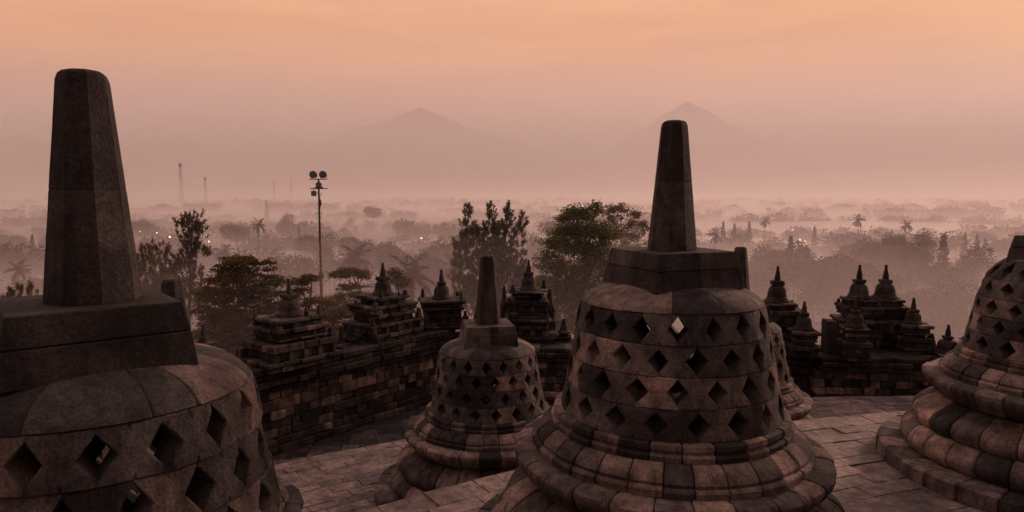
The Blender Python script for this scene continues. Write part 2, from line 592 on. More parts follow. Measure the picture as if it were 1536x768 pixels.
# ------------------------------------------------------------------ terraces
CX, CY = 9.5, -8.4
def polar_flags(mb, r0, r1, a0, a1, z, rng, row=.235, length=.44, tone=None, gap=.002, ch=.006, zj=.008):
    r = r0
    while r < r1 - .05:
        w = row * rng.uniform(.8, 1.25)
        if r + w > r1 - .15: w = r1 - r
        a = a0 + rng.uniform(0, .03)
        while a < a1:
            l = length * rng.uniform(.6, 1.5) / r
            ra, rb = r + gap, r + w - gap
            c = np.zeros((2, 2, 2, 3))
            dz = rng.uniform(-zj, zj)
            for i, rr in enumerate((ra, rb)):
                for j, aa in enumerate((a + gap / r, a + l - gap / r)):
                    for k, zz in enumerate((z - .16, z)):
                        c[i, j, k] = (CX + rr * cos(aa), CY + rr * sin(aa), zz + (dz + rng.uniform(-.003, .003) if k else 0))
            hexa(mb, c, ch, tone(rng) if tone else gauss_tone(rng, .45, .32))
            a += l
        r += w

def riser(mb, R, z0, z1, a0, a1, rng, courses=4):
    h = (z1 - z0) / courses
    for c in range(courses):
        za, zb = z0 + c * h + .002, z0 + (c + 1) * h - .002
        off = .03 if c in (0, courses - 1) else 0
        sweep_ring(mb, [(R - .03 + off, za), (R - .02 + off, zb)], int(R * (a1 - a0) / .55), rng, sub=2, rj=.012, ch=.01, a0=a0, a1=a1, cx=CX, cy=CY, depth=.25)

def slab(mb, R0, R1, z0, z1, a0, a1, n=60):
    V = []; Fc = []
    for k in range(n + 1):
        a = a0 + (a1 - a0) * k / n
        for r, z in ((R0, z0), (R1, z0), (R1, z1), (R0, z1)):
            V.append((CX + r * cos(a), CY + r * sin(a), z))
    for k in range(n):
        for i in range(4):
            j = (i + 1) % 4
            Fc.append([k * 4 + i, (k + 1) * 4 + i, (k + 1) * 4 + j, k * 4 + j])
    Fc.append([0, 1, 2, 3]); Fc.append([n * 4 + i for i in (3, 2, 1, 0)])
    mb.add(V, Fc, .02)

AA0, AA1 = D(62), D(165)
rng = random.Random(5)
RU, RA, RB = 13.6, 18.75, 24.4
m = MB(); polar_flags(m, 10.5, RU, AA0, AA1, ZU, rng); slab(m, 10, RU - .2, ZA - .3, ZU - .1, AA0, AA1)
riser(m, RU - .02, ZA - .05, ZU - .17, AA0, AA1, rng)
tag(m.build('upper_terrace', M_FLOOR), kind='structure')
m = MB(); polar_flags(m, RU - .2, RA, AA0, AA1, ZA, rng); slab(m, RU - .5, RA - .25, ZB - .3, ZA - .1, AA0, AA1)
riser(m, RA - .02, ZB - .05, ZA - .17, AA0, AA1, rng)
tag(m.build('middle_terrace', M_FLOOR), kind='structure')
m = MB(); polar_flags(m, RA - .3, RB, AA0, AA1, ZB, rng); slab(m, RA - .5, RB - .25, ZC - .3, ZB - .1, AA0, AA1)
riser(m, RB - .02, ZC - .05, ZB - .17, AA0, AA1, rng, 2)
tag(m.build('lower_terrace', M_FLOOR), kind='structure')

def galltone(r):
    return gauss_tone(r, .34, .36)
# plateau paving between the lower terrace and the walls
m = MB()
rng = random.Random(9)
ga = D(53)
u_, v_ = np.array([cos(ga), sin(ga)]), np.array([-sin(ga), cos(ga)])
vv = -6.0
yy = 6.0
while yy < 24:
    w = rng.uniform(.24, .36)
    xx = -14 + rng.uniform(0, .4)
    while xx < 20:
        l = rng.uniform(.28, .7)
        cx_, cy_ = xx + l / 2, yy + w / 2
        # rotate grid a little so that courses follow the wall
        X = -5 + (cx_ + 5) * cos(.12) - (cy_ - 14) * sin(.12); Y = 14 + (cx_ + 5) * sin(.12) + (cy_ - 14) * cos(.12)
        d = sqrt((X - CX) ** 2 + (Y - CY) ** 2)
        if d > RB - .5 and Y < 21.5:
            c = box8(-l / 2 + .003, l / 2 - .003, -w / 2 + .003, w / 2 - .003, -.14, 0, jit=.008, rng=rng)
            hexa(m, rot(c, .12, (X, Y, ZC + rng.uniform(-.012, .012))), .012, galltone(rng))
        xx += l
    yy += w
slab(m, RB - .6, 34, ZC - .6, ZC - .1, AA0, AA1)
tag(m.build('gallery_pavement', M_GALL), kind='structure')

# ------------------------------------------------------------------ balustrade walls
def course_wall(name, p0, p1, rows, thick, seed, label, mat=M_WALL, front=-1, bl=.46, bays=()):
    """rows: (height, proud, tone mean, tone sd, block length)"""
    rng = random.Random(seed)
    p0 = np.array(p0); p1 = np.array(p1)
    L = np.linalg.norm(p1 - p0)
    a = atan2(p1[1] - p0[1], p1[0] - p0[0])
    root = empty(name, (p0[0], p0[1], ZC), a)
    tag(root, label, 'wall')
    parts = {}
    z = 0
    for (h, proud, tm, ts, l0, part) in rows:
        mb = parts.setdefault(part, MB())
        x = -rng.uniform(0, .3)
        while x < L:
            l = l0 * rng.uniform(.55, 1.55)
            pr = proud + rng.gauss(0, .024)
            for (b0, b1, bp_) in bays:
                if b0 < x + l / 2 < b1: pr += bp_
            c = box8(x + .003, x + l - .003, -pr, .34, z + .002, z + h - .002, jit=.011, rng=rng)
            hexa(mb, c, .02, gauss_tone(rng, tm, ts))
            c = box8(x + .003, x + l - .003, thick - .34, thick + proud * .6 + rng.uniform(-.02, .02), z + .002, z + h - .002, jit=.006, rng=rng)
            hexa(mb, c, .014, gauss_tone(rng, tm, ts))
            if h > 0: hexa(mb, box8(x, x + l, .3, thick - .3, z + .001, z + h - .001), .005, .2)
            x += l
        z += h
    for k, mb in parts.items():
        mb.build(k, mat, root, ang=25)
    return root, z

ROWS = [(.16, .12, .3, .22, .42, 'footing'), (.15, .06, .3, .24, .36, 'footing'),
        (.21, 0, .3, .32, .27, 'relief_face'), (.19, .0, .36, .34, .28, 'relief_face'), (.2, .0, .4, .34, .27, 'relief_face'), (.25, .015, .64, .3, .38, 'relief_face'), (.18, .01, .52, .32, .27, 'relief_face'),
        (.13, .07, .2, .2, .42, 'coping'), (.15, .15, .14, .16, .45, 'coping'), (.13, .07, .18, .2, .4, 'coping'), (.15, .12, .14, .18, .42, 'coping')]
ROWS_B = ROWS[:5] + [(.22, .015, .6, .3, .38, 'relief_face'), (.12, .09, .2, .2, .42, 'coping'), (.13, .15, .14, .16, .45, 'coping'), (.12, .08, .16, .2, .4, 'coping')]
W0, W1 = np.array([-9.2, 9.2]), np.array([-1.75, 18.45])
dW = (W1 - W0) / np.linalg.norm(W1 - W0)
course_wall('balustrade_wall', W0, W1, ROWS, 1.0, 3, 'long dark block wall with pale relief stones, running from the nearest stupa towards the palms')
B0, B1 = np.array([-1.9, 18.5]), np.array([15.5, 16.4])
course_wall('balustrade_wall', B0, B1, ROWS_B, 1.0, 4, 'dark block wall facing us behind the whole bell stupa, crowned by twin spired niches', bays=((2.4, 4.6, .3), (7.6, 9.3, .32), (9.75, 12.15, .42)))
WALLTOP = ZC + sum(r[0] for r in ROWS)
BACKTOP = ZC + sum(r[0] for r in ROWS_B)

def tier(mb, hw, hd, z0, z1, rng, bl=.35, tm=.3, ts=.2, jit=.012):
    """a solid course of separate stones on four sides"""
    nx = max(1, round(2 * hw / bl)); ny = max(1, round(2 * hd / bl))
    d = min(.22, hw * .6, hd * .6)
    def run(n, h, f):
        cuts = [-h + 2 * h * (i + (rng.uniform(-.25, .25) if 0 < i < n else 0)) / n for i in range(n + 1)]
        for a, b in zip(cuts[:-1], cuts[1:]):
            o = rng.uniform(-jit, jit * 1.3)
            f(a + .003, b - .003, o)
    e = rng.uniform
    top = lambda: rng.uniform(-.012, .004)
    run(nx, hw, lambda a, b, o: hexa(mb, box8(a, b, -hd - o, -hd + d, z0 + .001, z1 + top(), jit=.008, rng=rng), .016, gauss_tone(rng, tm, ts)))
    run(nx, hw, lambda a, b, o: hexa(mb, box8(a, b, hd - d, hd + o, z0 + .001, z1 + top(), jit=.008, rng=rng), .016, gauss_tone(rng, tm, ts)))
    run(ny, hd - d, lambda a, b, o: hexa(mb, box8(-hw - o, -hw + d, a, b, z0 + .001, z1 + top(), jit=.008, rng=rng), .016, gauss_tone(rng, tm, ts)))
    run(ny, hd - d, lambda a, b, o: hexa(mb, box8(hw - d, hw + o, a, b, z0 + .001, z1 + top(), jit=.008, rng=rng), .016, gauss_tone(rng, tm, ts)))
    hexa(mb, box8(-hw + d * .8, hw - d * .8, -hd + d * .8, hd - d * .8, z0 + .001, z1 - .004), .01, .2)

def niche(px, ytop, Y, spire, bell, tiers, seed, label, rz=0.0, floor=None, extra=(), depth=.85, harm=True, group='spired niches on the balustrade walls', name='niche_shrine'):
    """px sizes measured on the photo, spire (h,wtop,wbot), bell (h,wtop,wbot), tiers [(w,h)...] top down"""
    rng = random.Random(seed)
    k = Y / 1024 * 1.01
    X, _, Z = at(px, ytop, Y)
    bot = (WALLTOP if px < 700 else BACKTOP) - .01 if floor is None else floor
    root = empty(name, (X, Y, bot), rz)
    tag(root, label, 'niche', group)
    z = Z - bot
    sh, s0, s1 = [q * k for q in spire]
    bh, b0, b1 = [q * k for q in bell]
    b0 *= 1.08; b1 *= 1.1
    mb = MB()
    zs = z - sh
    lathe(mb, [(s1 / 2, zs - .01), (s1 / 2, zs + .02), (s1 * .46, zs + sh * .3), (s0 * .56, z - sh * .3), (s0 / 2, z - .03), (s0 * .36, z)], 8, gauss_tone(rng, .3, .1), a_off=rng.uniform(0, 1))
    sp = mb
    mb = MB()
    zb = zs - bh
    hz = bh * .2 if harm else 0
    if harm:
        hexa(mb, box8(-b0 * .5, b0 * .5, -b0 * .5, b0 * .5, zs - hz, zs, jit=.006, rng=rng), .012, gauss_tone(rng, .3, .1))
    q = bh - hz
    w_ = [rng.uniform(-.03, .03) for _ in range(64)]
    r1, r0 = b1 / 2, b0 / 2
    lathe(mb, [(r1, zb - .005), (r1 * 1.0, zb + q * .12), (r1 * .9, zb + q * .16), (r1 * .88, zb + q * .24), (r1 * .80, zb + q * .30), (r1 * .78, zb + q * .5), (r1 * .73, zb + q * .72), (r1 * .62, zb + q * .88), (r0 * .95, zb + q * .985), (r0 * .6, zb + q + .004)],
          16, gauss_tone(rng, .3, .1), wob=lambda a, i: w_[(int(a * 10.1) * 3 + i * 7) % 64])
    bl = mb
    body = MB()
    zz = zb
    n = len(tiers)
    corn = MB()
    for i, (w, h) in enumerate(tiers):
        hh = h * k
        lo = zz - hh
        if i == n - 1: lo = 0
        hd = min(w * k / 2, depth / 2 * (0.75 + .25 * i / max(1, n - 1)) * 1.3)
        dst = body
        W_ = w * k / 2
        hcur = zz
        first = True
        while hcur > lo + 1e-4:
            th = min(hcur - lo, .40 * rng.uniform(.7, 1.3))
            if hcur - th - lo < .1: th = hcur - lo
            cap = min(th * .45, rng.uniform(.08, .17))
            o1 = rng.uniform(-.015, .02)
            oc = (.035 if first else rng.choice([0, 0, .03]))
            tier(dst, W_ + o1 + oc, hd + o1 + oc, hcur - cap, hcur, rng, bl=.38, tm=.36, ts=.28, jit=.024)
            ins_ = rng.uniform(-.005, .05)
            nb = 2 if th - cap > .2 else 1
            for q in range(nb):
                za_, zb_ = hcur - th + (th - cap) * q / nb, hcur - th + (th - cap) * (q + 1) / nb
                tier(dst, W_ - ins_ + o1, hd - ins_ + o1, za_, zb_, rng, bl=.3, tm=.26, ts=.22, jit=.022)
            if th - cap > .14:
                for fy in (-1, 1):
                    npil = max(2, round(2 * W_ / .42))
                    for q in range(npil + 1):
                        xq = -W_ + .06 + (2 * W_ - .12) * q / npil
                        pw = rng.uniform(.045, .075)
                        yo = (hd - ins_ + o1) * fy
                        hexa(dst, box8(xq - pw, xq + pw, yo - .05, yo + .05, hcur - th + .001, hcur - cap - .001, jit=.008, rng=rng), .014, gauss_tone(rng, .4, .26))
            hcur -= th
            first = False
        if i < n - 1 and W_ > .35:       # worn antefix stumps on the ledge corners
            for sx in (-1, 1):
                for sy in (-1, 1):
                    if rng.random() < .5:
                        q_ = rng.uniform(.05, .085); hq = rng.uniform(.1, .26)
                        X0, Y0 = sx * (W_ - .07), sy * (hd - .07)
                        c8 = box8(X0 - q_, X0 + q_, Y0 - q_, Y0 + q_, zz - .02, zz + hq, jit=.012, rng=rng)
                        c8[:, :, 1, 0] = X0 + (c8[:, :, 1, 0] - X0) * .45; c8[:, :, 1, 1] = Y0 + (c8[:, :, 1, 1] - Y0) * .5
                        am = MB(); hexa(am, c8, .02, gauss_tone(rng, .3, .2)); am.build('antefix', M_TOWER, root, ang=25)
        zz = lo
    body.build('niche_body', M_TOWER, root, ang=25)
    if corn.v: corn.build('cornice', M_TOWER, root, ang=25)
    bl.build('bell', M_TOWER, root, ang=40)
    sp.build('spire', M_TOWER, root, ang=25)
    # small antefix finials standing on the ledges
    for (dx, yt, h, w) in extra:
        mb = MB()
        x, y_, zt = at(px + dx, yt, Y - .1)
        zt -= bot; x -= X
        hh = h * k; r = w * k / 2
        c, s_ = cos(-rz), sin(-rz)
        lathe(mb, [(r, zt - hh - .06), (r, zt - hh * .62), (r * 1.15, zt - hh * .55), (r * .8, zt - hh * .42), (r * .55, zt - hh * .35), (r * .32, zt)], 8, gauss_tone(rng, .3, .1), c=(x * c + .1 * s_, x * s_ * 1 - .1 * c))
        mb.build('finial', M_TOWER, root, ang=25)
    return root

wa = atan2(dW[1], dW[0])
niche(433, 418, 15.0, (23, 4, 9), (32, 18, 38), [(76, 13), (86, 15), (80, 6), (106, 24), (122, 15), (110, 40)], 1, 'spired niche at the wall end nearest the big stupa, under the olive tree', rz=wa,
      extra=((26, 457, 20, 6), (-30, 486, 30, 15), (38, 494, 22, 12)), depth=1.0)
niche(574, 394, 17.4, (21, 4, 9), (27, 15, 29), [(54, 12), (80, 11), (70, 14), (98, 14), (88, 50)], 2, 'tall stepped spired niche at the middle of the long wall, before a palm', rz=wa,
      extra=((24, 433, 16, 4), (-22, 443, 12, 8)), depth=.95)
niche(662, 404, 18.9, (19, 4, 8), (25, 12, 27), [(61, 10), (56, 7), (50, 20), (58, 6), (64, 50)], 3, 'flat topped niche with small bell and spire where the two walls meet', rz=0.2,
      extra=((-36, 462, 16, 7), (36, 466, 20, 10)), depth=1.0)
niche(793, 389, 19.0, (19, 3, 8), (27, 13, 24), [(50, 6), (40, 7), (60, 26), (66, 10), (60, 16), (84, 45)], 4, 'spired niche before the green tree, flanked by two little finials', rz=-.12,
      extra=((-37, 430, 50, 12), (32, 434, 54, 18), (32, 470, 20, 24), (55, 478, 34, 11), (76, 480, 34, 8)), depth=.95)
niche(1167, 399, 17.9, (22, 4, 9), (32, 16, 31), [(46, 9), (64, 20), (54, 12), (64, 26), (60, 40)], 5, 'spired niche beside the whole bell stupa, with a smaller spired bell next to it', rz=-.12, depth=.95)
niche(1207, 452, 17.0, (17, 4, 8), (26, 11, 26), [(37, 12), (30, 10), (40, 14), (38, 30)], 6, 'little spired bell low between the two taller niche groups', rz=-.12, depth=.7)
niche(1290, 397, 18.0, (22, 4, 9), (28, 14, 30), [(38, 10), (50, 12), (44, 8), (54, 18), (48, 50)], 7, 'first spire of the twin niches, next to the leaning antefix stone', rz=-.12, extra=(), depth=.9)
niche(1329.5, 397, 18.0, (22, 4, 9), (28, 14, 32), [(38, 10), (48, 12), (44, 8), (54, 18), (46, 50)], 8, 'second spire of the twin niches, next to the shorter spired bell', rz=-.12, extra=(), depth=.9)
niche(1284, 447, 16.6, (18, 4, 7), (26, 11, 27), [(30, 8), (26, 12), (36, 18), (33, 40)], 9, 'slim dark stupa finial in front of the twin niches', rz=-.12, depth=.5, group='small bells and finials on the wall top', name='wall_finial')
niche(1371, 447, 17.4, (17, 4, 8), (21, 12, 26), [(38, 12), (32, 8), (38, 14), (36, 40)], 10, 'short spired bell beside the twin niches, towards the cropped stupa', rz=-.12, extra=((23, 496, 24, 9),), depth=.8)
niche(1423, 487, 16.9, (17, 4, 8), (25, 11, 32), [(34, 14)], 11, 'lone spired bell on the low wall beside the cropped stupa', rz=-.12, depth=.6)
niche(1449, 505, 16.6, (3, 10, 12), (8, 14, 16), [(18, 20)], 12, 'squat block finial touching the outline of the cropped stupa', rz=-.12, depth=.4, group='small bells and finials on the wall top', name='wall_finial')
# little spike finials along the long wall
for i, (px, yt, Y, lab) in enumerate(((304, 488, 13.0, 'thin spike finial peeping over the nearest stupa below the spire stub'), (356, 524, 13.6, 'thin spike finial close to the shoulder of the nearest stupa'),
                                       (511, 490, 16.4, 'pointed finial on the long wall between its two niches'), (627, 461, 18.2, 'pointed finial on the long wall before the corner niche'))):
    niche(px, yt, Y, (16, 4, 7), (9, 8, 14), [(18, 10), (24, 10)], 40 + i, lab, rz=wa, depth=.35, harm=False, group='small bells and finials on the wall top', name='wall_finial')
for i, (px, yt, Y, lab) in enumerate(((404, 492, 14.9, 'stubby finial at the foot of the first niche, near the big stupa'), (498, 500, 16.0, 'short finial just past the first niche on the long wall'), (524, 488, 16.6, 'small finial at the foot of the middle niche, on the side of the big stupa'), (640, 470, 18.3, 'small finial tucked beside the corner niche'),
        (716, 462, 18.9, 'little finial half hidden by the spire of the small stupa'), (738, 470, 18.9, 'little finial between the small stupa spire and the green tree niche'), (846, 478, 18.8, 'rounded finial next to the whole bell stupa, in front of the green tree'), (1255, 500, 17.4, 'low finial beside the carved antefix stone'), (1398, 500, 17.2, 'rounded stub finial between the short and the lone spired bells'))):
    niche(px, yt, Y, (9, 5, 8), (9, 9, 13), [(16, 8), (20, 8)], 80 + i, lab, rz=wa if px < 660 else -.12, depth=.32, harm=False, group='small bells and finials on the wall top', name='wall_finial')
# leaning antefix stone
m = MB()
X, Y, Z = at(1244, 480, 17.3)
r_ = empty('antefix_stone', (X, Y, BACKTOP - .01), -.1)
tag(r_, 'angular broken antefix stone beside the twin niches, next to the far floodlights', 'carved stone')
hz = Z - BACKTOP
V = [(-.12, -.2, 0), (.45, -.2, 0), (.45, -.2, hz * .25), (.3, -.2, hz * .45), (.13, -.2, hz), (-.12, -.2, hz * 1.02)]
V = V + [(x, .2, z) for x, y, z in V]
m.add(V, [[0, 1, 2, 3, 4, 5], [11, 10, 9, 8, 7, 6]] + [[(i + 1) % 6, i, i + 6, (i + 1) % 6 + 6] for i in range(6)], .45)
m.build('carved_face', M_TOWER, r_, smooth=False)

# monument mass under the terraces
m = MB()
def ring_pts(R, z):
    return [(CX + R * cos(2 * pi * k / 64), CY + R * sin(2 * pi * k / 64), z) for k in range(64)]
V = []
lev = [(9.8, -1.9), (9.8, ZC - .7), (30.5, ZC - .7), (30.5, -8.5), (33.5, -8.6), (33.5, -12.5), (37, -12.6), (37, -16.5), (40, -16.6), (40, -24)]
for R, z in lev: V += ring_pts(R, z)
Fc = [list(range(64))]
for i in range(len(lev) - 1):
    for k in range(64):
        j = (k + 1) % 64
        Fc.append([i * 64 + k, (i + 1) * 64 + k, (i + 1) * 64 + j, i * 64 + j])
m.add(V, Fc, .2)
tag(m.build('monument_terraces', M_WALL, smooth=False), kind='structure')

# ------------------------------------------------------------------ terrain
def ground_z(x, y):
    d = math.hypot(x - CX, y - CY)
    t = min(1, max(0, (d - 45) / 120))
    t = t * t * (3 - 2 * t)
    return -22 - 16 * t + (1.2 * sin(x * .011 + 1) * cos(y * .009) if d > 150 else 0)
m = MB()
ys = [-400, -200, -100, -60, -30, 0, 20, 40, 60, 80, 100, 125, 150, 180, 220, 280, 350, 450, 600, 800, 1100, 1500, 2200, 3500, 6000, 10000, 18000, 32000]
xs = [-30000, -15000, -8000, -4000, -2000, -1200, -800, -500, -350, -250, -180, -130, -90, -60, -40, -20, 0, 20, 40, 60, 90, 130, 180, 250, 350, 500, 800, 1200, 2000, 4000, 8000, 15000, 30000]
V = [(x, y, ground_z(x, y) if math.hypot(x, y) < 3000 else -38) for y in ys for x in xs]
nx = len(xs)
m.add(V, [[j * nx + i, j * nx + i + 1, (j + 1) * nx + i + 1, (j + 1) * nx + i] for j in range(len(ys) - 1) for i in range(nx - 1)], .5)
gm, nt = new_mat('valley_ground')
L = nt.links
out = N(nt, 'ShaderNodeOutputMaterial'); b = N(nt, 'ShaderNodeBsdfDiffuse'); L.new(b.outputs[0], out.inputs[0])
tco = N(nt, 'ShaderNodeTexCoord'); n = N(nt, 'ShaderNodeTexNoise'); n.inputs['Scale'].default_value = .02; n.inputs['Detail'].default_value = 8
L.new(tco.outputs['Object'], n.inputs['Vector'])
r = ramp(nt, [(.35, (.03, .033, .016)), (.5, (.055, .05, .026)), (.65, (.1, .085, .05))]); L.new(n.outputs[0], r.inputs[0]); L.new(r.outputs[0], b.inputs[0])
tag(m.build('ground', gm), kind='structure')

# mountains
def mountain(name, px, ytop, Y, halfw, seed, power, shoulders):
    rng = random.Random(seed)
    X, _, Z = at(px, ytop, Y)
    ph = [(rng.uniform(0, 6.28), rng.uniform(.6, 1.4), rng.randint(3, 11)) for _ in range(7)]
    nr_, na = 60, 144
    V = [(X, Y, Z)]
    Fc = []
    for i in range(1, nr_ + 1):
        t = i / nr_
        for k in range(na):
            a = 2 * pi * k / na
            rid = sum(sin(a * f + p + t * 2 * w) for p, w, f in ph) / 7
            hh = (.9 * (1 - t) ** power + .10 * math.exp(-t / .12)) if power < 1.5 else (1 - t) ** power
            for (sa, st, sw, sh) in shoulders:
                dx = t * cos(a) - st * cos(sa); dy = t * sin(a) - st * sin(sa)
                hh += sh * math.exp(-(dx * dx + dy * dy) / sw ** 2)
            z = -38 + (Z + 38) * hh * (1 + .18 * rid * min(1, t * 3) + .05 * sin(a * 17 + t * 40) * min(1, t * 4) + rng.uniform(-.02, .02) * min(1, t * 8))
            V.append((X + halfw * t * cos(a), Y + halfw * t * sin(a), max(-60, z) if i < nr_ else -60))
    for k in range(na):
        Fc.append([0, 1 + k, 1 + (k + 1) % na])
    for i in range(nr_ - 1):
        for k in range(na):
            j = (k + 1) % na
            Fc.append([1 + i * na + k, 1 + (i + 1) * na + k, 1 + (i + 1) * na + j, 1 + i * na + j])
    m = MB(); m.add(V, Fc, .5)
    o = m.build(name, M_MOUNT, ang=80)
    tag(o, kind='structure')
M_MOUNT = plain_mat('mountain_forest', (.025, .022, .02), .95, 0, .0006, .3)
mountain('mountain', 632, 160, 27000, 12000, 3, 1.3, [(0.15, .26, .05, .05), (3.3, .24, .06, .04)])
mountain('mountain', 1031, 152, 27500, 9500, 8, 1.75, [])

# ------------------------------------------------------------------ foliage tools
def quads_mesh(name, P, mat, parent=None):
    """P (n,4,3)"""
    n = len(P)
    me = bpy.data.meshes.new(name)
    me.vertices.add(n * 4); me.loops.add(n * 4); me.polygons.add(n)
    me.vertices.foreach_set('co', P.astype(np.float32).ravel())
    me.loops.foreach_set('vertex_index', np.arange(n * 4, dtype=np.int32))
    me.polygons.foreach_set('loop_start', np.arange(0, n * 4, 4, dtype=np.int32))
    me.polygons.foreach_set('loop_total', np.full(n, 4, dtype=np.int32))
    me.update(calc_edges=True)
    me.validate()
    return link_mesh(name, me, mat, parent)

def leaves(C, A, l, w, g):
    """rhombus leaves at C along A (n,3)"""
    n = len(C)
    A = A / np.linalg.norm(A, axis=1)[:, None]
    R = g.normal(size=(n, 3))
    B = np.cross(A, R); B /= np.linalg.norm(B, axis=1)[:, None] + 1e-9
    l = l * g.uniform(.7, 1.3, n)[:, None]; w = w * g.uniform(.7, 1.3, n)[:, None]
    return np.stack([C, C + A * l * .45 + B * w / 2, C + A * l, C + A * l * .45 - B * w / 2], 1)

def tube(mb, pts, rads, n=6, tone=.5):
    V = []; Fc = []
    pts = [np.array(p, float) for p in pts]
    for i, p in enumerate(pts):
        d = pts[min(i + 1, len(pts) - 1)] - pts[max(i - 1, 0)]
        d /= np.linalg.norm(d) + 1e-9
        u = np.cross(d, (.3, .95, .1)); u /= np.linalg.norm(u) + 1e-9
        v = np.cross(d, u)
        for k in range(n):
            a = 2 * pi * k / n
            V.append(tuple(p + rads[i] * (cos(a) * u + sin(a) * v)))
    for i in range(len(pts) - 1):
        for k in range(n):
            j = (k + 1) % n
            Fc.append([i * n + k, i * n + j, (i + 1) * n + j, (i + 1) * n + k])
    Fc.append(list(range(n))[::-1]); Fc.append([(len(pts) - 1) * n + k for k in range(n)])
    mb.add(V, Fc, tone)

def tree_from_lobes(name, base_px, Y, lobes, mat, seed, label, style, dens=1.0, cat='tree', group=None, lean=0, tr=.3):
    """lobes: photo px ellipses (x,y,rx,ry); built as real volume at distance Y"""
    g = np.random.default_rng(seed); rng = random.Random(seed)
    k = Y / 1024
    bx = at(base_px, 300, Y)[0]
    bz = ground_z(bx, Y)
    root = empty(name, (bx, Y, bz))
    tag(root, label, cat, group)
    L3 = []
    for (x, y, rx, ry) in lobes:
        X, _, Z = at(x, y, Y)
        ry3 = min(max(rx, ry), max(rx, ry) * 1.0) * k
        L3.append((np.array([X - bx, g.uniform(-.35, .35) * rx * k, Z - bz]), np.array([rx * k, .8 * (rx + ry) / 2 * k + .3, ry * k])))
    wood = MB()
    zc = min(c[2] - r[2] for c, r in L3)
    topc = max(L3, key=lambda q: q[0][2])[0]
    fork = np.array([np.mean([c[0] for c, r in L3]) * .5, 0, max(3, zc * .95)])
    trunk_pts = [np.zeros(3), fork * np.array([.3, .3, .35]) + np.array([.2, 0, 0]), fork * .7, fork]
    tube(wood, trunk_pts, [tr * 1.3, tr, tr * .9, tr * .8], 8)
    # leader to the top
    lead = [fork + (topc - fork) * t + np.array([rng.uniform(-.3, .3), rng.uniform(-.3, .3), 0]) * (0 < t < 1) for t in (0, .3, .6, 1)]
    tube(wood, lead, [tr * .8, tr * .55, tr * .35, tr * .1], 6)
    Q = []
    for c, r in L3:
        s = lead[min(3, max(0, int(3 * (c[2] - fork[2]) / max(.1, topc[2] - fork[2]) - .5)))]
        mid = (s + c) / 2 + np.array([0, 0, -.1 * np.linalg.norm(c - s)])
        tube(wood, [s, mid, c], [tr * .4, tr * .25, tr * .08], 5)
        vol = r[0] * r[1] * r[2]
        area = (r[0] * r[2])
        if style == 'tuft':
            ncl = max(5, int(area * 22 * dens))
            d = g.normal(size=(ncl, 3)); d /= np.linalg.norm(d, axis=1)[:, None]
            P = c + d * r * (g.uniform(.1, 1.25, ncl) ** .5)[:, None]
            for p in P:
                # upward sweeping branchlet carrying a brush of needles
                dirn = np.array([(p[0] - c[0]) * .5, (p[1] - c[1]) * .5, 1.0 + g.uniform(0, .6)]) + g.normal(size=3) * .38
                dirn /= np.linalg.norm(dirn)
                ln = g.uniform(.3, .85)
                tube(wood, [p + (c - p) * .35 - np.array([0, 0, .25]), p, p + dirn * ln], [.035, .025, .008], 3)
                nn = int(44 * dens ** .3)
                tt = g.uniform(0, 1, nn)
                C = p + dirn * (tt * ln)[:, None]
                A = dirn * .9 + g.normal(size=(nn, 3)) * .55
                Q.append(leaves(C, A, .36, .075, g))
        else:
            flat = style == 'layer'
            ncl = max(10, int(area * 17 * dens))
            d = g.normal(size=(ncl, 3)); d /= np.linalg.norm(d, axis=1)[:, None]
            P = c + d * r * (g.uniform(.05, 1.15, ncl) ** .5)[:, None]
            for p in P:
                if rng.random() < .5:
                    tube(wood, [c + (p - c) * .2, (p + c) / 2 + g.normal(size=3) * .1, p], [.03, .022, .01], 3)
                nn = int(g.integers(35, 80))
                sp = np.array([.55, .55, .13 if flat else .34]) * g.uniform(.4, 1.4)
                C = p + g.normal(size=(nn, 3)) * sp * .62
                A = g.normal(size=(nn, 3)) * np.array([1, 1, .5]) + (C - p) * 1.2 + np.array([0, 0, -.25])
                Q.append(leaves(C, A, .27, .15, g))
    quads_mesh('crown', np.concatenate(Q), mat, root)
    wood.build('trunk', M_BARK, root)
    return root

NG = 'trees growing just beyond the walls'
tree_from_lobes('pine_tree', 268, 72, [(288, 337, 17, 13), (272, 338, 10, 8), (300, 345, 9, 12), (283, 362, 20, 14), (297, 378, 14, 12), (277, 388, 14, 14), (268, 405, 14, 16), (290, 405, 14, 12), (285, 430, 22, 20), (305, 445, 14, 20)],
                M_LEAF_PINE, 1, 'tall thin pine with brushy tufts rising behind the spire of the nearest stupa', 'tuft', 1.0, group=NG)
tree_from_lobes('pine_tree', 228, 75, [(222, 385, 14, 12), (240, 376, 14, 12), (212, 400, 14, 16), (235, 400, 24, 18), (252, 405, 14, 20), (220, 430, 24, 26), (245, 435, 26, 26), (230, 465, 40, 26), (260, 470, 25, 30)],
                M_LEAF_PALE, 2, 'low bushy pine in mist, right against the spire of the nearest stupa', 'tuft', .9, group=NG)
tree_from_lobes('broadleaf_tree', 372, 62, [(368, 390, 30, 9), (350, 400, 26, 9), (395, 398, 22, 8), (335, 416, 30, 12), (372, 415, 34, 14), (408, 418, 20, 10), (345, 440, 40, 18), (395, 440, 36, 18), (325, 465, 34, 20), (365, 475, 50, 26), (415, 465, 36, 22), (320, 500, 36, 28), (370, 515, 50, 30), (430, 495, 36, 28), (306, 440, 14, 14)],
                M_LEAF_OLIVE, 3, 'broad layered tree with olive and rusty foliage behind the first niche', 'layer', 1.15, group=NG)
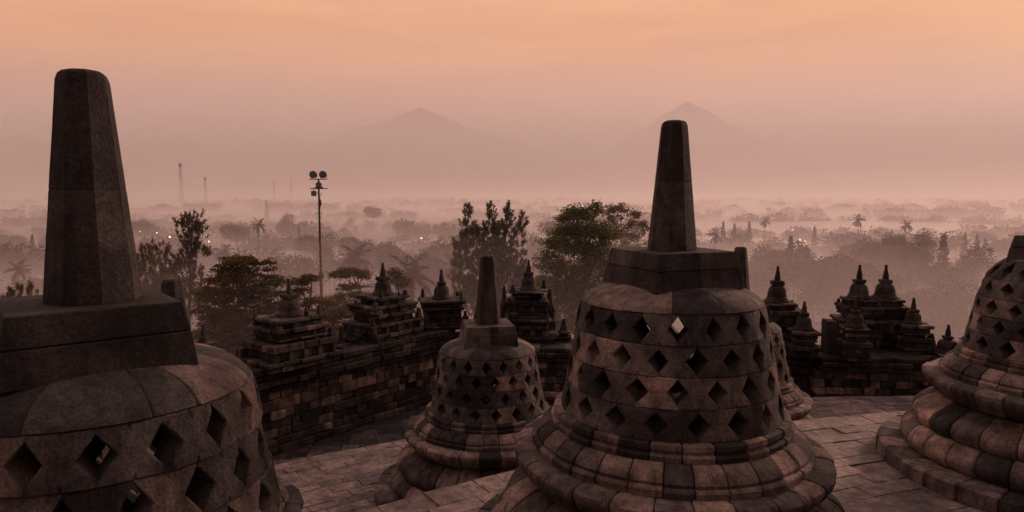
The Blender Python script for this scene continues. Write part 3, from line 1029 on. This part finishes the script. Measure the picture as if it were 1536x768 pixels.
tree_from_lobes('broadleaf_tree', 468, 60, [(448, 421, 16, 6), (468, 416, 9, 4), (440, 440, 16, 8), (470, 450, 26, 8), (492, 455, 16, 7), (455, 470, 30, 12), (485, 478, 26, 16), (470, 505, 40, 22), (430, 510, 24, 18)],
                M_LEAF_OLIVE, 4, 'lower spreading tree with orange tinged flat sprays at the foot of the floodlight mast', 'layer', 1.0, group=NG)
tree_from_lobes('broadleaf_tree', 545, 66, [(510, 410, 12, 7), (525, 408, 13, 7), (543, 413, 8, 7), (522, 432, 14, 8), (540, 440, 14, 10), (510, 447, 14, 8), (590, 408, 9, 6), (598, 417, 10, 7), (606, 425, 6, 5)],
                M_LEAF_OLIVE, 5, 'slender open tree whose leaning limbs show either side of the middle niche', 'layer', .75, group=NG, tr=.16)
tree_from_lobes('shrub', 525, 58, [(500, 470, 20, 12), (525, 468, 24, 14), (545, 462, 16, 12), (515, 492, 34, 18), (545, 490, 20, 20), (495, 500, 14, 20), (530, 515, 40, 20)],
                M_LEAF_PALE, 6, 'pale fluffy shrub filling the gap between the first and middle niche', 'layer', .8, cat='shrub', tr=.12)
tree_from_lobes('casuarina_tree', 735, 78, [(703, 322, 5, 13), (700, 345, 10, 13), (737, 318, 6, 13), (736, 340, 12, 14), (762, 316, 5, 14), (762, 338, 9, 14), (782, 333, 5, 14), (778, 352, 8, 10), (714, 350, 8, 14), (750, 350, 10, 14), (700, 368, 18, 14), (735, 368, 22, 16), (766, 370, 18, 15), (692, 392, 16, 18), (730, 396, 30, 20), (768, 396, 22, 20), (690, 420, 14, 16), (718, 425, 24, 22), (756, 425, 28, 24), (782, 420, 12, 22), (700, 448, 18, 20), (740, 458, 36, 26), (778, 455, 18, 26)],
                M_LEAF_PINE, 7, 'tall many topped conifer straight behind the free standing small stupa', 'tuft', 1.35, group=NG)
tree_from_lobes('broadleaf_tree', 868, 70, [(862, 316, 16, 8), (880, 320, 16, 10), (850, 325, 14, 10), (893, 312, 8, 8), (845, 345, 20, 12), (875, 342, 28, 16), (832, 362, 18, 9), (905, 350, 20, 18), (858, 370, 30, 14), (822, 382, 18, 7), (895, 378, 28, 18), (840, 398, 34, 13), (885, 405, 34, 16), (920, 400, 18, 26), (830, 425, 28, 14), (875, 432, 40, 18), (915, 440, 24, 22), (840, 455, 34, 16), (890, 465, 36, 18), (850, 485, 36, 14)],
                M_LEAF_GREEN, 8, 'large rounded green leafy tree just left of the whole bell stupa', 'round', 1.25, group=NG)
tree_from_lobes('broadleaf_tree', 942, 92, [(913, 316, 8, 7), (932, 312, 11, 8), (950, 318, 10, 9), (925, 330, 12, 9), (944, 334, 14, 10), (962, 336, 10, 12), (918, 348, 12, 9), (938, 354, 16, 10), (958, 358, 13, 12), (930, 372, 18, 12), (955, 378, 16, 12)],
                M_LEAF_PALE, 9, 'airy fine leaved tree between the green tree and the spire of the whole stupa', 'round', .6, group=NG, tr=.2)
tree_from_lobes('pine_tree', 30, 66, [(38, 436, 9, 7), (22, 442, 9, 6), (10, 446, 8, 5), (50, 440, 7, 7), (30, 460, 30, 14)],
                M_LEAF_PALE, 10, 'pine tip showing over the square block of the nearest stupa', 'tuft', 1.0, group=NG)

# ---- palms
def make_palm(name, seed, H, fl, label):
    g = np.random.default_rng(seed); rng = random.Random(seed)
    root = empty(name); tag(root, label, 'palm tree', 'coconut palms standing in the valley mist')
    wood = MB()
    bend = rng.uniform(-1, 1)
    pts = [(bend * (t ** 2), .4 * bend * t, H * t) for t in (0, .25, .5, .75, 1)]
    tube(wood, pts, [.28, .2, .17, .15, .14], 7)
    top = np.array(pts[-1])
    Q = []
    nf = 19
    for i in range(nf):
        a = 2 * pi * i / nf * 2.4 + rng.uniform(-.2, .2)
        el = radians(rng.choice([75, 55, 40, 25, 10, -8, -25, -42]) + rng.uniform(-8, 8))
        h = np.array([cos(a), sin(a), 0])
        p = top.copy(); P = [p.copy()]
        n = 16
        for s in range(n):
            e = el - (s / n) ** 1.3 * 1.25
            p = p + (h * cos(e) + np.array([0, 0, sin(e)])) * fl / n
            P.append(p.copy())
        P = np.array(P)
        tube(wood, P[::4], [.04, .03, .02, .012, .006][:len(P[::4])], 3)
        side = np.cross(h, (0, 0, 1.0))
        for s in range(1, n + 1):
            ll = fl * .27 * sin(pi * (.12 + .82 * s / n)) ** .7
            for k_ in range(3):
                c = P[s - 1] + (P[s] - P[s - 1]) * (k_ / 3)
                for sg in (-1, 1):
                    A = (side * sg * .8 + (P[s] - P[s - 1]) / (fl / n) * .6 + np.array([0, 0, -.45]) + g.normal(size=3) * .12)[None]
                    Q.append(leaves(c[None], A, ll, .11, g))
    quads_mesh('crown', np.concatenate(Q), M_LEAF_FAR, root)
    wood.build('trunk', M_BARK, root)
    return root

palm0 = make_palm('palm_tree', 1, 16, 3.6, 'coconut palm standing clear between the middle and corner niches')
palm1 = make_palm('palm_tree', 2, 14, 3.3, 'misty coconut palm rising above the slender open tree')
used_palm = [False, False]
PALMS = [(615, 413, 92, 0, None), (540, 386, 125, 1, None), (520, 390, 165, 1, 'shorter misty palm beside the one above the slender open tree'), (672, 402, 140, 1, 'palm half hidden by the corner niche spire'),
         (386, 338, 300, 0, 'faint palm in the valley above the broad olive tree'), (425, 398, 190, 1, 'faint palm just beside the floodlight mast'), (25, 405, 190, 0, 'faint palm left of the nearest spire'),
         (330, 378, 240, 1, 'faint palm right of the thin pine'), (1290, 330, 360, 0, 'dark topped palm standing out on the ridge above the twin niches'), (1357, 338, 330, 1, 'palm with drooping fronds on the ridge above the short spired bell'),
         (1070, 352, 300, 0, 'faint palm just right of the whole stupa spire'), (1392, 362, 250, 1, 'leaning palm above the lone spired bell'), (1176, 413, 170, 0, 'ghostly palm behind the niche beside the whole bell stupa'),
         (1146, 332, 420, 1, 'tall faint palm beyond the square block of the whole stupa'), (508, 398, 210, 0, 'small pale palm between mast and slender open tree'), (1222, 440, 150, 1, 'ghostly thin palm in the mist above the little spired bell')]
for (px, py, Y, kind, lab) in PALMS:
    src = (palm0, palm1)[kind]
    o = src if not used_palm[kind] else copy_tree(src)
    used_palm[kind] = True
    if lab: o['label'] = lab
    X, _, Z = at(px, py, Y)
    gz = ground_z(X, Y)
    Hh = (16, 14)[kind]
    s = max(.75, min(1.25, (Z - gz) / Hh))
    o.location = (X, Y, Z - Hh * s)
    o.scale = (s, s, s)
    o.rotation_euler = (0, 0, random.Random(px).uniform(0, 6.28))

# ---- mid distance trees
def crown_quads(g, H, W, n, lsz, shape='round'):
    nl = int(g.integers(5, 9))
    out = []
    for i in range(nl):
        if shape == 'cone':
            t = (i + .5) / nl
            c = np.array([0, 0, H * (.1 + .88 * t)]); r = np.array([W * .5 * (1 - t) ** .8 + .15, W * .5 * (1 - t) ** .8 + .15, H * .1])
        elif shape == 'umbrella':
            c = np.array([g.uniform(-.35, .35) * W, g.uniform(-.35, .35) * W, H * g.uniform(.78, .92)]); r = np.array([W * .3, W * .3, H * .07])
        else:
            c = np.array([g.uniform(-.3, .3) * W, g.uniform(-.3, .3) * W, H * g.uniform(.4, .82)]); r = np.array([W, W, H * .75]) * g.uniform(.2, .32)
        m_ = n // nl
        d = g.normal(size=(m_, 3)); d /= np.linalg.norm(d, axis=1)[:, None]
        C = c + d * r * (g.uniform(.3, 1, m_) ** .4)[:, None] * g.uniform(.75, 1.15, m_)[:, None]
        out.append(leaves(C, g.normal(size=(m_, 3)) + d * .7, lsz, lsz * .6, g))
    return np.concatenate(out)

def make_mid(name, seed, H, W, shape, n, lsz):
    g = np.random.default_rng(seed)
    root = empty(name)
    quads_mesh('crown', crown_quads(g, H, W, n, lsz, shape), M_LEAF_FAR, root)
    wood = MB()
    tube(wood, [(0, 0, -2), (.15, .1, H * .3), (0, 0, H * .75)], [.35, .28, .1], 6)
    for k in range(4):
        a = k * 1.6 + seed
        tube(wood, [(.1, .05, H * .35), (W * .18 * cos(a), W * .18 * sin(a), H * .55), (W * .3 * cos(a), W * .3 * sin(a), H * .75)], [.15, .1, .04], 4)
    wood.build('trunk', M_BARK, root)
    return root
protos = [make_mid('valley_tree', 1, 13, 12, 'round', 2600, .75), make_mid('valley_tree', 2, 16, 11, 'round', 2600, .75), make_mid('valley_tree', 3, 11, 13, 'round', 2600, .75),
          make_mid('umbrella_tree', 4, 15, 14, 'umbrella', 1400, .7), make_mid('cypress_tree', 5, 20, 4.5, 'cone', 1800, .6)]
HW = [(13, 12), (16, 11), (11, 13), (15, 14), (20, 4.5)]
usedp = [False] * 5
LAB = ['round crowned tree fading into the valley mist', 'tall lumpy tree fading into the valley mist', 'wide low tree fading into the valley mist', 'flat topped umbrella tree standing out of the valley mist', 'narrow pointed tree standing in the valley mist']
GRP = ['round trees in the valley mist', 'tall trees in the valley mist', 'low trees in the valley mist', 'umbrella trees in the valley mist', 'pointed trees in the valley mist']
def put_mid(px, py, Y, kind, s=None, rz=0, lab=None):
    o = protos[kind] if not usedp[kind] else copy_tree(protos[kind])
    usedp[kind] = True
    X, _, Z = at(px, py, Y)
    gz = ground_z(X, Y)
    h = HW[kind][0]
    sc = max(.55, min(1.5, (Z - gz) / h)) if s is None else s
    o.location = (X, Y, Z - h * sc if s is None else gz)
    o.scale = (sc, sc, sc)
    o.rotation_euler = (0, 0, rz)
    tag(o, lab or LAB[kind], 'tree', GRP[kind] if not lab else GRP[kind])
r_ = random.Random(77)
NAMED = [(440, 380, 210, 2), (570, 362, 260, 0), (600, 370, 230, 2), (640, 378, 200, 2), (655, 362, 270, 0), (425, 320, 520, 1), (560, 310, 700, 0), (355, 335, 420, 0), (1160, 372, 240, 0), (1190, 366, 230, 1), (1240, 378, 215, 2), (1212, 385, 190, 0), (1262, 385, 205, 2),
         (1330, 358, 260, 0), (1352, 380, 230, 1), (1310, 370, 245, 2), (1405, 415, 150, 1), (1385, 430, 140, 0), (1425, 450, 130, 1), (1365, 425, 165, 2), (1440, 478, 120, 0), (1400, 470, 115, 0), (1375, 345, 300, 1),
         (1280, 392, 185, 0), (1330, 402, 180, 2), (1150, 400, 190, 2), (1250, 405, 170, 2), (70, 345, 420, 1), (20, 352, 420, 0), (215, 330, 480, 0), (500, 368, 260, 1), (470, 350, 330, 0), (535, 352, 320, 2), (700, 350, 340, 0), (800, 352, 330, 1), (830, 330, 430, 0), (985, 350, 330, 0)]
for i, (px, py, Y, k) in enumerate(NAMED):
    put_mid(px, py, Y, k, rz=r_.uniform(0, 6.28))
put_mid(1303, 388, 150, 3, s=.9, lab='dark flat topped tree just over the twin niche spires')
for (px, py, Y) in ((1186, 356, 230), (1124, 332, 420), (1102, 336, 400), (1085, 333, 430), (1448, 350, 330), (1466, 352, 340), (1478, 358, 330), (48, 352, 330), (1222, 340, 400), (448, 340, 420)):
    put_mid(px, py, Y, 4, rz=r_.uniform(0, 6))
put_mid(1416, 352, 210, 4, lab='tallest pointed tree, a dark spindle above the lone spired bell')
for (px, py, Y) in ((1175, 290, 1500), (1375, 296, 1300), (1465, 303, 1200), (1270, 304, 1250), (865, 292, 1500), (930, 285, 1600), (246, 296, 1400)):
    put_mid(px, py, Y, 3, s=1.7, rz=r_.uniform(0, 6))
for (px, Y, k, sc) in ((1165, 235, 0, 1.35), (1205, 260, 1, 1.3), (1258, 225, 0, 1.3), (1325, 270, 1, 1.5), (1350, 240, 0, 1.6), (1395, 215, 1, 1.45), (1430, 190, 0, 1.5), (1378, 185, 2, 1.6), (1455, 230, 1, 1.4), (1290, 300, 0, 1.5)):
    put_mid(px, 300, Y, k, s=sc, rz=r_.uniform(0, 6.28))
for i in range(70):
    Y = 190 * (4.2 ** r_.random())
    px = r_.uniform(-20, 1550)
    X = at(px, 340, Y)[0]
    put_mid(px, 300, Y, r_.choice([0, 1, 2, 2, 0]), s=r_.uniform(.6, 1.15), rz=r_.uniform(0, 6.28))

# ---- far woods, nobody could count
def wood_band(name, y0, y1, n, hmin, hmax, nl, lsz, seed, xr=.95):
    g = np.random.default_rng(seed)
    Q = []
    base = [crown_quads(np.random.default_rng(seed * 10 + i), 1.0, 1.0, nl, lsz, 'round') for i in range(7)]
    for i in range(n):
        Y = g.uniform(y0, y1); X = g.uniform(-xr, xr) * Y
        if seed < 40 and sin(X / Y * 23 + seed * 1.7) + sin(X / Y * 51 + seed * .9) * .6 < -.75: continue
        h = g.uniform(hmin, hmax) * (1 + .35 * sin(X * .006 + seed) * cos(X * .0023 + 2 * seed))
        w = h * g.uniform(.8, 1.35)
        b = base[g.integers(0, 7)].copy()
        a = g.uniform(0, 6.28)
        R = np.array([[cos(a), -sin(a), 0], [sin(a), cos(a), 0], [0, 0, 1]])
        b = (b.reshape(-1, 3) @ R.T) * np.array([w, w, h]) + np.array([X, Y, ground_z(X, Y) - .1 * h])
        Q.append(b.reshape(-1, 4, 3))
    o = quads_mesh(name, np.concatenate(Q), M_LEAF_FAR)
    tag(o, kind='stuff')
    return o
wood_band('undergrowth', 75, 170, 700, 3, 8, 260, .13, 1)
for k, (y0, y1, n, h0, h1, nl, ls) in enumerate(((150, 172, 130, 7, 13, 700, .09), (212, 238, 170, 8, 14, 500, .10), (290, 320, 210, 8, 15, 340, .115), (390, 430, 260, 9, 16, 240, .13), (530, 580, 320, 9, 17, 190, .14),
        (720, 790, 400, 10, 19, 150, .15), (990, 1080, 460, 11, 21, 120, .17), (1400, 1550, 560, 12, 25, 100, .2), (2000, 2300, 700, 14, 30, 80, .22), (2900, 3600, 900, 16, 36, 60, .27))):
    wood_band('forest', y0, y1, n, h0, h1, nl, ls, 20 + k)
wood_band('forest_floor', 175, 1000, 2200, 3, 6.5, 70, .17, 41)

# ------------------------------------------------------------------ floodlight masts
def rod(mb, a, b, r, n=8, tone=.5):
    tube(mb, [a, b], [r, r], n, tone)
def drum(mb, c, d, r0, r1, l, n=14, dome=True):
    """round lamp housing from c along d"""
    c = np.array(c, float); d = np.array(d, float); d /= np.linalg.norm(d)
    ts = [(0, r1), (.35, r1 * 1.0), (.7, r0 * 1.05), (.92, r0 * .72), (1, r0 * .3)]
    tube(mb, [c + d * l * t for t, _ in ts], [r for _, r in ts], n)

def floodlight_mast(name, px, ytop, Y, label, k=1.0):
    X, _, Z = at(px, ytop, Y)
    gz = ground_z(X, Y)
    root = empty(name, (X, Y, gz)); tag(root, label, 'floodlight mast', 'floodlight masts')
    H = Z - gz - .9 * k
    u = Y / 1024
    pole = MB()
    tube(pole, [(0, 0, 0), (0, 0, H * .62), (0, 0, H * .63), (0, 0, H)], [.2, .17, .13, .10], 10)
    tube(pole, [(0, 0, H * .615), (0, 0, H * .64)], [.26, .26], 10)
    pole.build('pole', M_METAL, root)
    z1 = H + .02       # upper crossbar (y 269)
    z2 = H - 1.05      # lower crossbar (y 284)
    for z in (z1, z2):
        b = MB(); hexa(b, box8(-1.0, 1.0, -.05, .05, z - .05, z + .05), .01, .5); b.build('crossbar', M_METAL, root)
    for sx in (-.55, .55):
        lm = MB()
        drum(lm, (sx, -.28, z1 + .5), (0, 1, .12), .33, .42, .62)
        rod(lm, (sx - .42, 0, z1 + .48), (sx + .42, 0, z1 + .48), .04)
        for q in (-.42, .42): rod(lm, (sx + q, 0, z1 + .48), (sx + q * .6, 0, z1), .03)
        o = lm.build('floodlight', M_METAL, root)
        gl = MB(); drum(gl, (sx, -.3, z1 + .5), (0, 1, .12), .36, .37, .05); gl.build('lens', M_LAMPGLASS, o)
    lm = MB(); drum(lm, (.06, -.3, z2 + .42), (0, 1, .1), .28, .33, .5)
    tube(lm, [(-.42, 0, z2 + .12), (-.2, 0, z2 + .1), (.35, 0, z2 + .1), (.5, 0, z2 + .2)], [.09, .09, .09, .07], 6)
    rod(lm, (.06, .05, z2 + .4), (.06, 0, z2), .05)
    o = lm.build('floodlight', M_METAL, root)
    gl = MB(); drum(gl, (.06, -.32, z2 + .42), (0, 1, .1), .28, .29, .05); gl.build('lens', M_LAMPGLASS, o)
    # square lamp hanging below the lower bar
    lm = MB(); hexa(lm, box8(-.82, -.3, -.28, .14, z2 - .85, z2 - .25), .05, .5)
    rod(lm, (-.56, 0, z2 - .3), (-.56, 0, z2), .035); rod(lm, (-.3, 0, z2 - .6), (0, 0, z2 - .45), .04)
    o = lm.build('box_floodlight', M_METAL, root)
    gl = MB(); hexa(gl, box8(-.77, -.35, -.3, -.285, z2 - .8, z2 - .3), .005, .5); gl.build('lens', M_LAMPGLASS, o)
    br = MB(); tube(br, [(0, 0, z2 - 1.1), (.2, 0, z2 - .75), (.3, 0, z2 - .45)], [.035, .03, .03], 5)
    tube(br, [(0.12, 0, z2 - 1.2), (.18, 0, z2 - 1.7), (.1, 0, z2 - 2.1)], [.07, .12, .06], 6)
    br.build('cable_bracket', M_METAL, root)
    st = MB()
    zz = 3.0; sd = 1
    while zz < H - 2.2:
        rod(st, (-.1, 0, zz), (-.34, 0, zz), .018, 5); rod(st, (.1, 0, zz), (.34, 0, zz), .018, 5)
        zz += .55
    st.build('climbing_rungs', M_METAL, root)
    return root
floodlight_mast('floodlight_mast', 477.5, 257, 78, 'tall slim floodlight mast standing against the mist between olive tree and conifer')
floodlight_mast('floodlight_mast', 1229, 482, 118, 'low floodlight mast whose two round lamps show in the gap beside the antefix stone')

# ------------------------------------------------------------------ radio masts on the horizon
def radio_mast(px, yt, yb, Y, w, label, head=True):
    X, _, Z = at(px, yt, Y)
    gz = ground_z(X, Y) if Y < 3000 else -38
    root = empty('radio_mast', (X, Y, gz)); tag(root, label, 'radio mast', 'lattice radio masts on the horizon')
    H = Z - gz
    m = MB()
    n = 12
    lv = [(H * i / n, w / 2 * (1 - .68 * i / n)) for i in range(n + 1)]
    cs_ = [(-1, -1), (1, -1), (1, 1), (-1, 1)]
    t = w * .028
    for (ax, ay) in cs_:
        tube(m, [(ax * r, ay * r, z) for z, r in lv], [t] * len(lv), 4)
    for i in range(n):
        (z0, r0), (z1, r1) = lv[i], lv[i + 1]
        for k in range(4):
            a, b = cs_[k], cs_[(k + 1) % 4]
            rod(m, (a[0] * r0, a[1] * r0, z0), (b[0] * r1, b[1] * r1, z1), t * .55, 3)
            rod(m, (b[0] * r0, b[1] * r0, z0), (a[0] * r1, a[1] * r1, z1), t * .55, 3)
            rod(m, (a[0] * r1, a[1] * r1, z1), (b[0] * r1, b[1] * r1, z1), t * .5, 3)
    m.build('lattice', M_TOWERSTEEL, root)
    if head:
        h = MB()
        for k in range(3):
            a = 2 * pi * k / 3
            hexa(h, box8(-.9 + w * .25 * cos(a), .9 + w * .25 * cos(a), -.5 + w * .25 * sin(a), .5 + w * .25 * sin(a), H - w * .9, H), .1, .5)
        tube(h, [(0, 0, H - 1), (0, 0, H + w * .6)], [.3, .15], 5)
        h.build('antenna_array', M_TOWERSTEEL, root)
radio_mast(270, 245, 297, 1500, 9, 'tallest lattice radio mast, nearest the spire of the big stupa')
radio_mast(307.5, 266, 297, 1550, 7, 'second tallest radio mast with a thick antenna head')
radio_mast(411, 271, 297, 2000, 6, 'faint thin radio mast, the one of the far pair farther from the floodlight mast', False)
radio_mast(436, 271, 297, 2050, 6, 'faint thin radio mast, the one of the far pair nearer the floodlight mast', False)
radio_mast(399.5, 300, 330, 700, 5, 'short lattice mast standing low among the valley trees', False)

# ------------------------------------------------------------------ lit lamps in the valley
LAMPS = [(212, 347), (220, 343), (237, 349), (257, 355), (311, 353), (315, 362), (651, 316), (682, 317), (633, 357), (593, 365), (580, 365), (1187, 345), (1222, 335), (1198, 359), (1206, 361), (1240, 340), (2, 333), (1262, 339)]
lamp0 = None
for i, (px, py) in enumerate(LAMPS):
    a = TH + atan((py - 384) / F)
    Y = min(900, 23.0 / tan(a))
    X, _, Z = at(px, py, Y)
    gz = ground_z(X, Y)
    if lamp0 is None:
        lamp0 = empty('street_lamp')
        p = MB(); tube(p, [(0, 0, 0), (0, 0, 6.6), (0, -.4, 7.0), (0, -1.1, 7.05)], [.1, .08, .06, .05], 6); p.build('pole', M_METAL, lamp0)
        h = MB(); lathe(h, [(.05, 6.78), (.13, 6.8), (.18, 6.9), (.16, 6.98), (.06, 7.03)], 10, .5, c=(0, -1.2)); h.build('lamp_head', M_LIT, lamp0)
        o = lamp0
    else:
        o = copy_tree(lamp0)
    tag(o, 'tiny lit street lamp glinting through the valley mist', 'street lamp', 'lit street lamps in the valley')
    s = max(.8, min(1.6, (Z - gz) / 7.0)) * (.7, .95, .8, 1.0, .6)[i % 5]
    o.location = (X, Y, Z - 6.9 * s); o.scale = (s, s, s)

# ------------------------------------------------------------------ mist and haze
def fog_mat(name, dens, col=(1, .93, .9), g=.3):
    m, nt = new_mat(name)
    out = N(nt, 'ShaderNodeOutputMaterial')
    v = N(nt, 'ShaderNodeVolumeScatter')
    v.inputs['Color'].default_value = (*col, 1)
    v.inputs['Density'].default_value = dens
    v.inputs['Anisotropy'].default_value = g
    nt.links.new(v.outputs[0], out.inputs['Volume'])
    return m
def fog_box(name, x, y0, y1, z0, z1, mat):
    mb = MB()
    V = [(sx * x, y, z) for sx in (-1, 1) for y in (y0, y1) for z in (z0, z1)]
    mb.add(V, [[0, 1, 3, 2], [4, 6, 7, 5], [0, 4, 5, 1], [2, 3, 7, 6], [0, 2, 6, 4], [1, 5, 7, 3]], 0)
    o = mb.build(name, mat, smooth=False)
    tag(o, kind='stuff')
FOGC = (1.0, .912, .945)
fog_box('mist', 9000, 45, 8000, -70, -30.02, fog_mat('valley_mist_low', .0044, FOGC))
fog_box('mist', 9000, 45.3, 8000, -30, -20.02, fog_mat('valley_mist_mid', .0023, FOGC))
fog_box('mist', 9000, 45.6, 8000, -20, -8.02, fog_mat('valley_mist_high', .0011, FOGC))
fog_box('mist', 9000, 45.9, 8000, -8, 8, fog_mat('valley_haze', .00072, FOGC))
def mist_bank(name, x, y, z, rx, ry, rz_, dens):
    mb = MB()
    n, k = 40, 20
    V = [(0, 0, -rz_)]; Fc = []
    for i in range(1, k):
        t = pi * i / k
        for j in range(n):
            a = 2 * pi * j / n
            w = 1 + .12 * sin(3 * a + x) + .08 * sin(5 * a + 2 * t + y)
            V.append((rx * w * sin(t) * cos(a), ry * w * sin(t) * sin(a), -rz_ * cos(t)))
    V.append((0, 0, rz_)); e = len(V) - 1
    for j in range(n):
        j2 = (j + 1) % n
        Fc.append([0, 1 + j2, 1 + j]); Fc.append([e, 1 + (k - 2) * n + j, 1 + (k - 2) * n + j2])
        for i in range(k - 2):
            Fc.append([1 + i * n + j, 1 + i * n + j2, 1 + (i + 1) * n + j2, 1 + (i + 1) * n + j])
    mb.add(V, Fc, 0)
    o = mb.build(name, fog_mat('mist_bank', dens, FOGC))
    o.location = (x, y, z)
    tag(o, kind='stuff')
for b_ in ((0, 76, -24, 110, 33, 20, .0055), (110, 190, -33, 60, 50, 9, .012), (-140, 300, -34, 120, 70, 9, .008), (60, 420, -34, 200, 90, 9, .008), (300, 620, -34, 260, 140, 11, .006)):
    mist_bank('mist_bank', *b_)
for (z0, z1, d_) in ((8.02, 30, .00034), (30.02, 80, .00018), (80.02, 200, .00008)):
    fog_box('haze', 9000, 300 + z0, 8000, z0, z1, fog_mat('high_haze', d_, FOGC))
for (z0, z1, d_) in ((-70, 1300, .00031), (1300.5, 2000, .00019), (2000.5, 3000, .000065)):
    fog_box('haze', 30000, 9000 + z0 * .01, 22000, z0, z1, fog_mat('horizon_haze', d_, FOGC, .25))

# ------------------------------------------------------------------ camera, light, world
cam = bpy.data.cameras.new('camera')
cam.sensor_width = 36; cam.lens = 24.0
cam.clip_start = .05; cam.clip_end = 90000
co = bpy.data.objects.new('camera', cam); COL.objects.link(co)
co.location = (0, 0, 0); co.rotation_euler = (pi / 2 - TH, 0, 0)
SC.camera = co

SUN_EL, SUN_AZ = radians(14), radians(48)     # azimuth to the right of forward (+Y)
sl = bpy.data.lights.new('sun', 'SUN'); sl.energy = 1.9; sl.angle = radians(8); sl.color = (1, .60, .46)
so = bpy.data.objects.new('sun', sl); COL.objects.link(so)
dx, dy, dz = sin(SUN_AZ) * cos(SUN_EL), cos(SUN_AZ) * cos(SUN_EL), sin(SUN_EL)
so.rotation_euler = (pi / 2 - SUN_EL, 0, pi - SUN_AZ)
# sun lamp shines along its local -Z
from mathutils import Vector
so.rotation_euler = Vector((dx, dy, dz)).to_track_quat('Z', 'Y').to_euler()

w = bpy.data.worlds.new('World'); SC.world = w; w.use_nodes = True
nt = w.node_tree; nt.nodes.clear(); L = nt.links
out = N(nt, 'ShaderNodeOutputWorld')
tc = N(nt, 'ShaderNodeTexCoord')
sep = N(nt, 'ShaderNodeSeparateXYZ'); L.new(tc.outputs['Generated'], sep.inputs[0])
# soft horizontal cloud streaks disturb the elevation
mp = N(nt, 'ShaderNodeMapping'); mp.inputs['Scale'].default_value = (1.2, 1.2, 9); L.new(tc.outputs['Generated'], mp.inputs[0])
nz = N(nt, 'ShaderNodeTexNoise'); nz.inputs['Scale'].default_value = 1.6; nz.inputs['Detail'].default_value = 5; nz.inputs['Roughness'].default_value = .55; L.new(mp.outputs[0], nz.inputs['Vector'])
ms = N(nt, 'ShaderNodeMath', operation='MULTIPLY_ADD'); L.new(nz.outputs[0], ms.inputs[0]); ms.inputs[1].default_value = .2; ms.inputs[2].default_value = -.1
el = N(nt, 'ShaderNodeMath', operation='ADD'); L.new(sep.outputs[2], el.inputs[0]); L.new(ms.outputs[0], el.inputs[1])
S = lambda d: .5 + .5 * sin(radians(d))
mr = N(nt, 'ShaderNodeMapRange'); mr.inputs[1].default_value = -1; mr.inputs[2].default_value = 1; L.new(el.outputs[0], mr.inputs[0])
cr = ramp(nt, [(0, (.10, .08, .07)), (S(-6), (.38, .25, .22)), (S(0), (.57, .325, .30)), (S(4), (.57, .315, .27)), (S(8), (.66, .32, .205)), (S(12), (.745, .362, .208)), (S(17), (.80, .412, .245)), (S(40), (.95, .56, .49)), (1, (1.0, .72, .70))])
L.new(mr.outputs[0], cr.inputs[0])
# dimmer away from the dawn
bk = N(nt, 'ShaderNodeMapRange'); bk.inputs[1].default_value = -.6; bk.inputs[2].default_value = .7; bk.inputs[3].default_value = .36; bk.inputs[4].default_value = 1.0
L.new(sep.outputs[1], bk.inputs[0])
mul = N(nt, 'ShaderNodeMix', data_type='RGBA', blend_type='MULTIPLY'); mul.inputs[0].default_value = 1
L.new(cr.outputs[0], mul.inputs[6]); L.new(bk.outputs[0], mul.inputs[7])
mp2 = N(nt, 'ShaderNodeMapping'); mp2.inputs['Scale'].default_value = (1.6, 1.6, 15); mp2.inputs['Rotation'].default_value = (.05, .03, 0); L.new(tc.outputs['Generated'], mp2.inputs[0])
nz2 = N(nt, 'ShaderNodeTexNoise'); nz2.inputs['Scale'].default_value = 2.2; nz2.inputs['Detail'].default_value = 7; nz2.inputs['Roughness'].default_value = .6; nz2.inputs['Distortion'].default_value = .4; L.new(mp2.outputs[0], nz2.inputs['Vector'])
cl = ramp(nt, [(.36, (.955, .95, .965)), (.5, (1, 1, 1)), (.66, (1.045, 1.035, 1.015))]); L.new(nz2.outputs[0], cl.inputs[0])
mulc = N(nt, 'ShaderNodeMix', data_type='RGBA', blend_type='MULTIPLY'); mulc.inputs[0].default_value = 1
L.new(mul.outputs[2], mulc.inputs[6]); L.new(cl.outputs[0], mulc.inputs[7])
bg1 = N(nt, 'ShaderNodeBackground'); L.new(mulc.outputs[2], bg1.inputs[0]); bg1.inputs[1].default_value = 1.06
sky = N(nt, 'ShaderNodeTexSky'); sky.sky_type = 'NISHITA'; sky.sun_disc = False
sky.sun_elevation = SUN_EL; sky.sun_rotation = SUN_AZ; sky.dust_density = 6; sky.air_density = 1.5; sky.ozone_density = 1
bg2 = N(nt, 'ShaderNodeBackground'); L.new(sky.outputs[0], bg2.inputs[0]); bg2.inputs[1].default_value = .003
ad = N(nt, 'ShaderNodeAddShader'); L.new(bg1.outputs[0], ad.inputs[0]); L.new(bg2.outputs[0], ad.inputs[1])
L.new(ad.outputs[0], out.inputs[0])

SC.view_settings.view_transform = 'Standard'
SC.view_settings.look = 'None'
SC.view_settings.exposure = 0
SC.view_settings.gamma = 1
cy = SC.cycles
cy.max_bounces = 12; cy.diffuse_bounces = 3; cy.glossy_bounces = 2; cy.transmission_bounces = 4; cy.volume_bounces = 8
cy.transparent_max_bounces = 48
cy.use_denoising = True
try:
    cy.denoiser = 'OPENIMAGEDENOISE'
    cy.denoising_input_passes = 'RGB_ALBEDO_NORMAL'
except Exception:
    pass
cy.sample_clamp_indirect = 4
SC.render.film_transparent = False
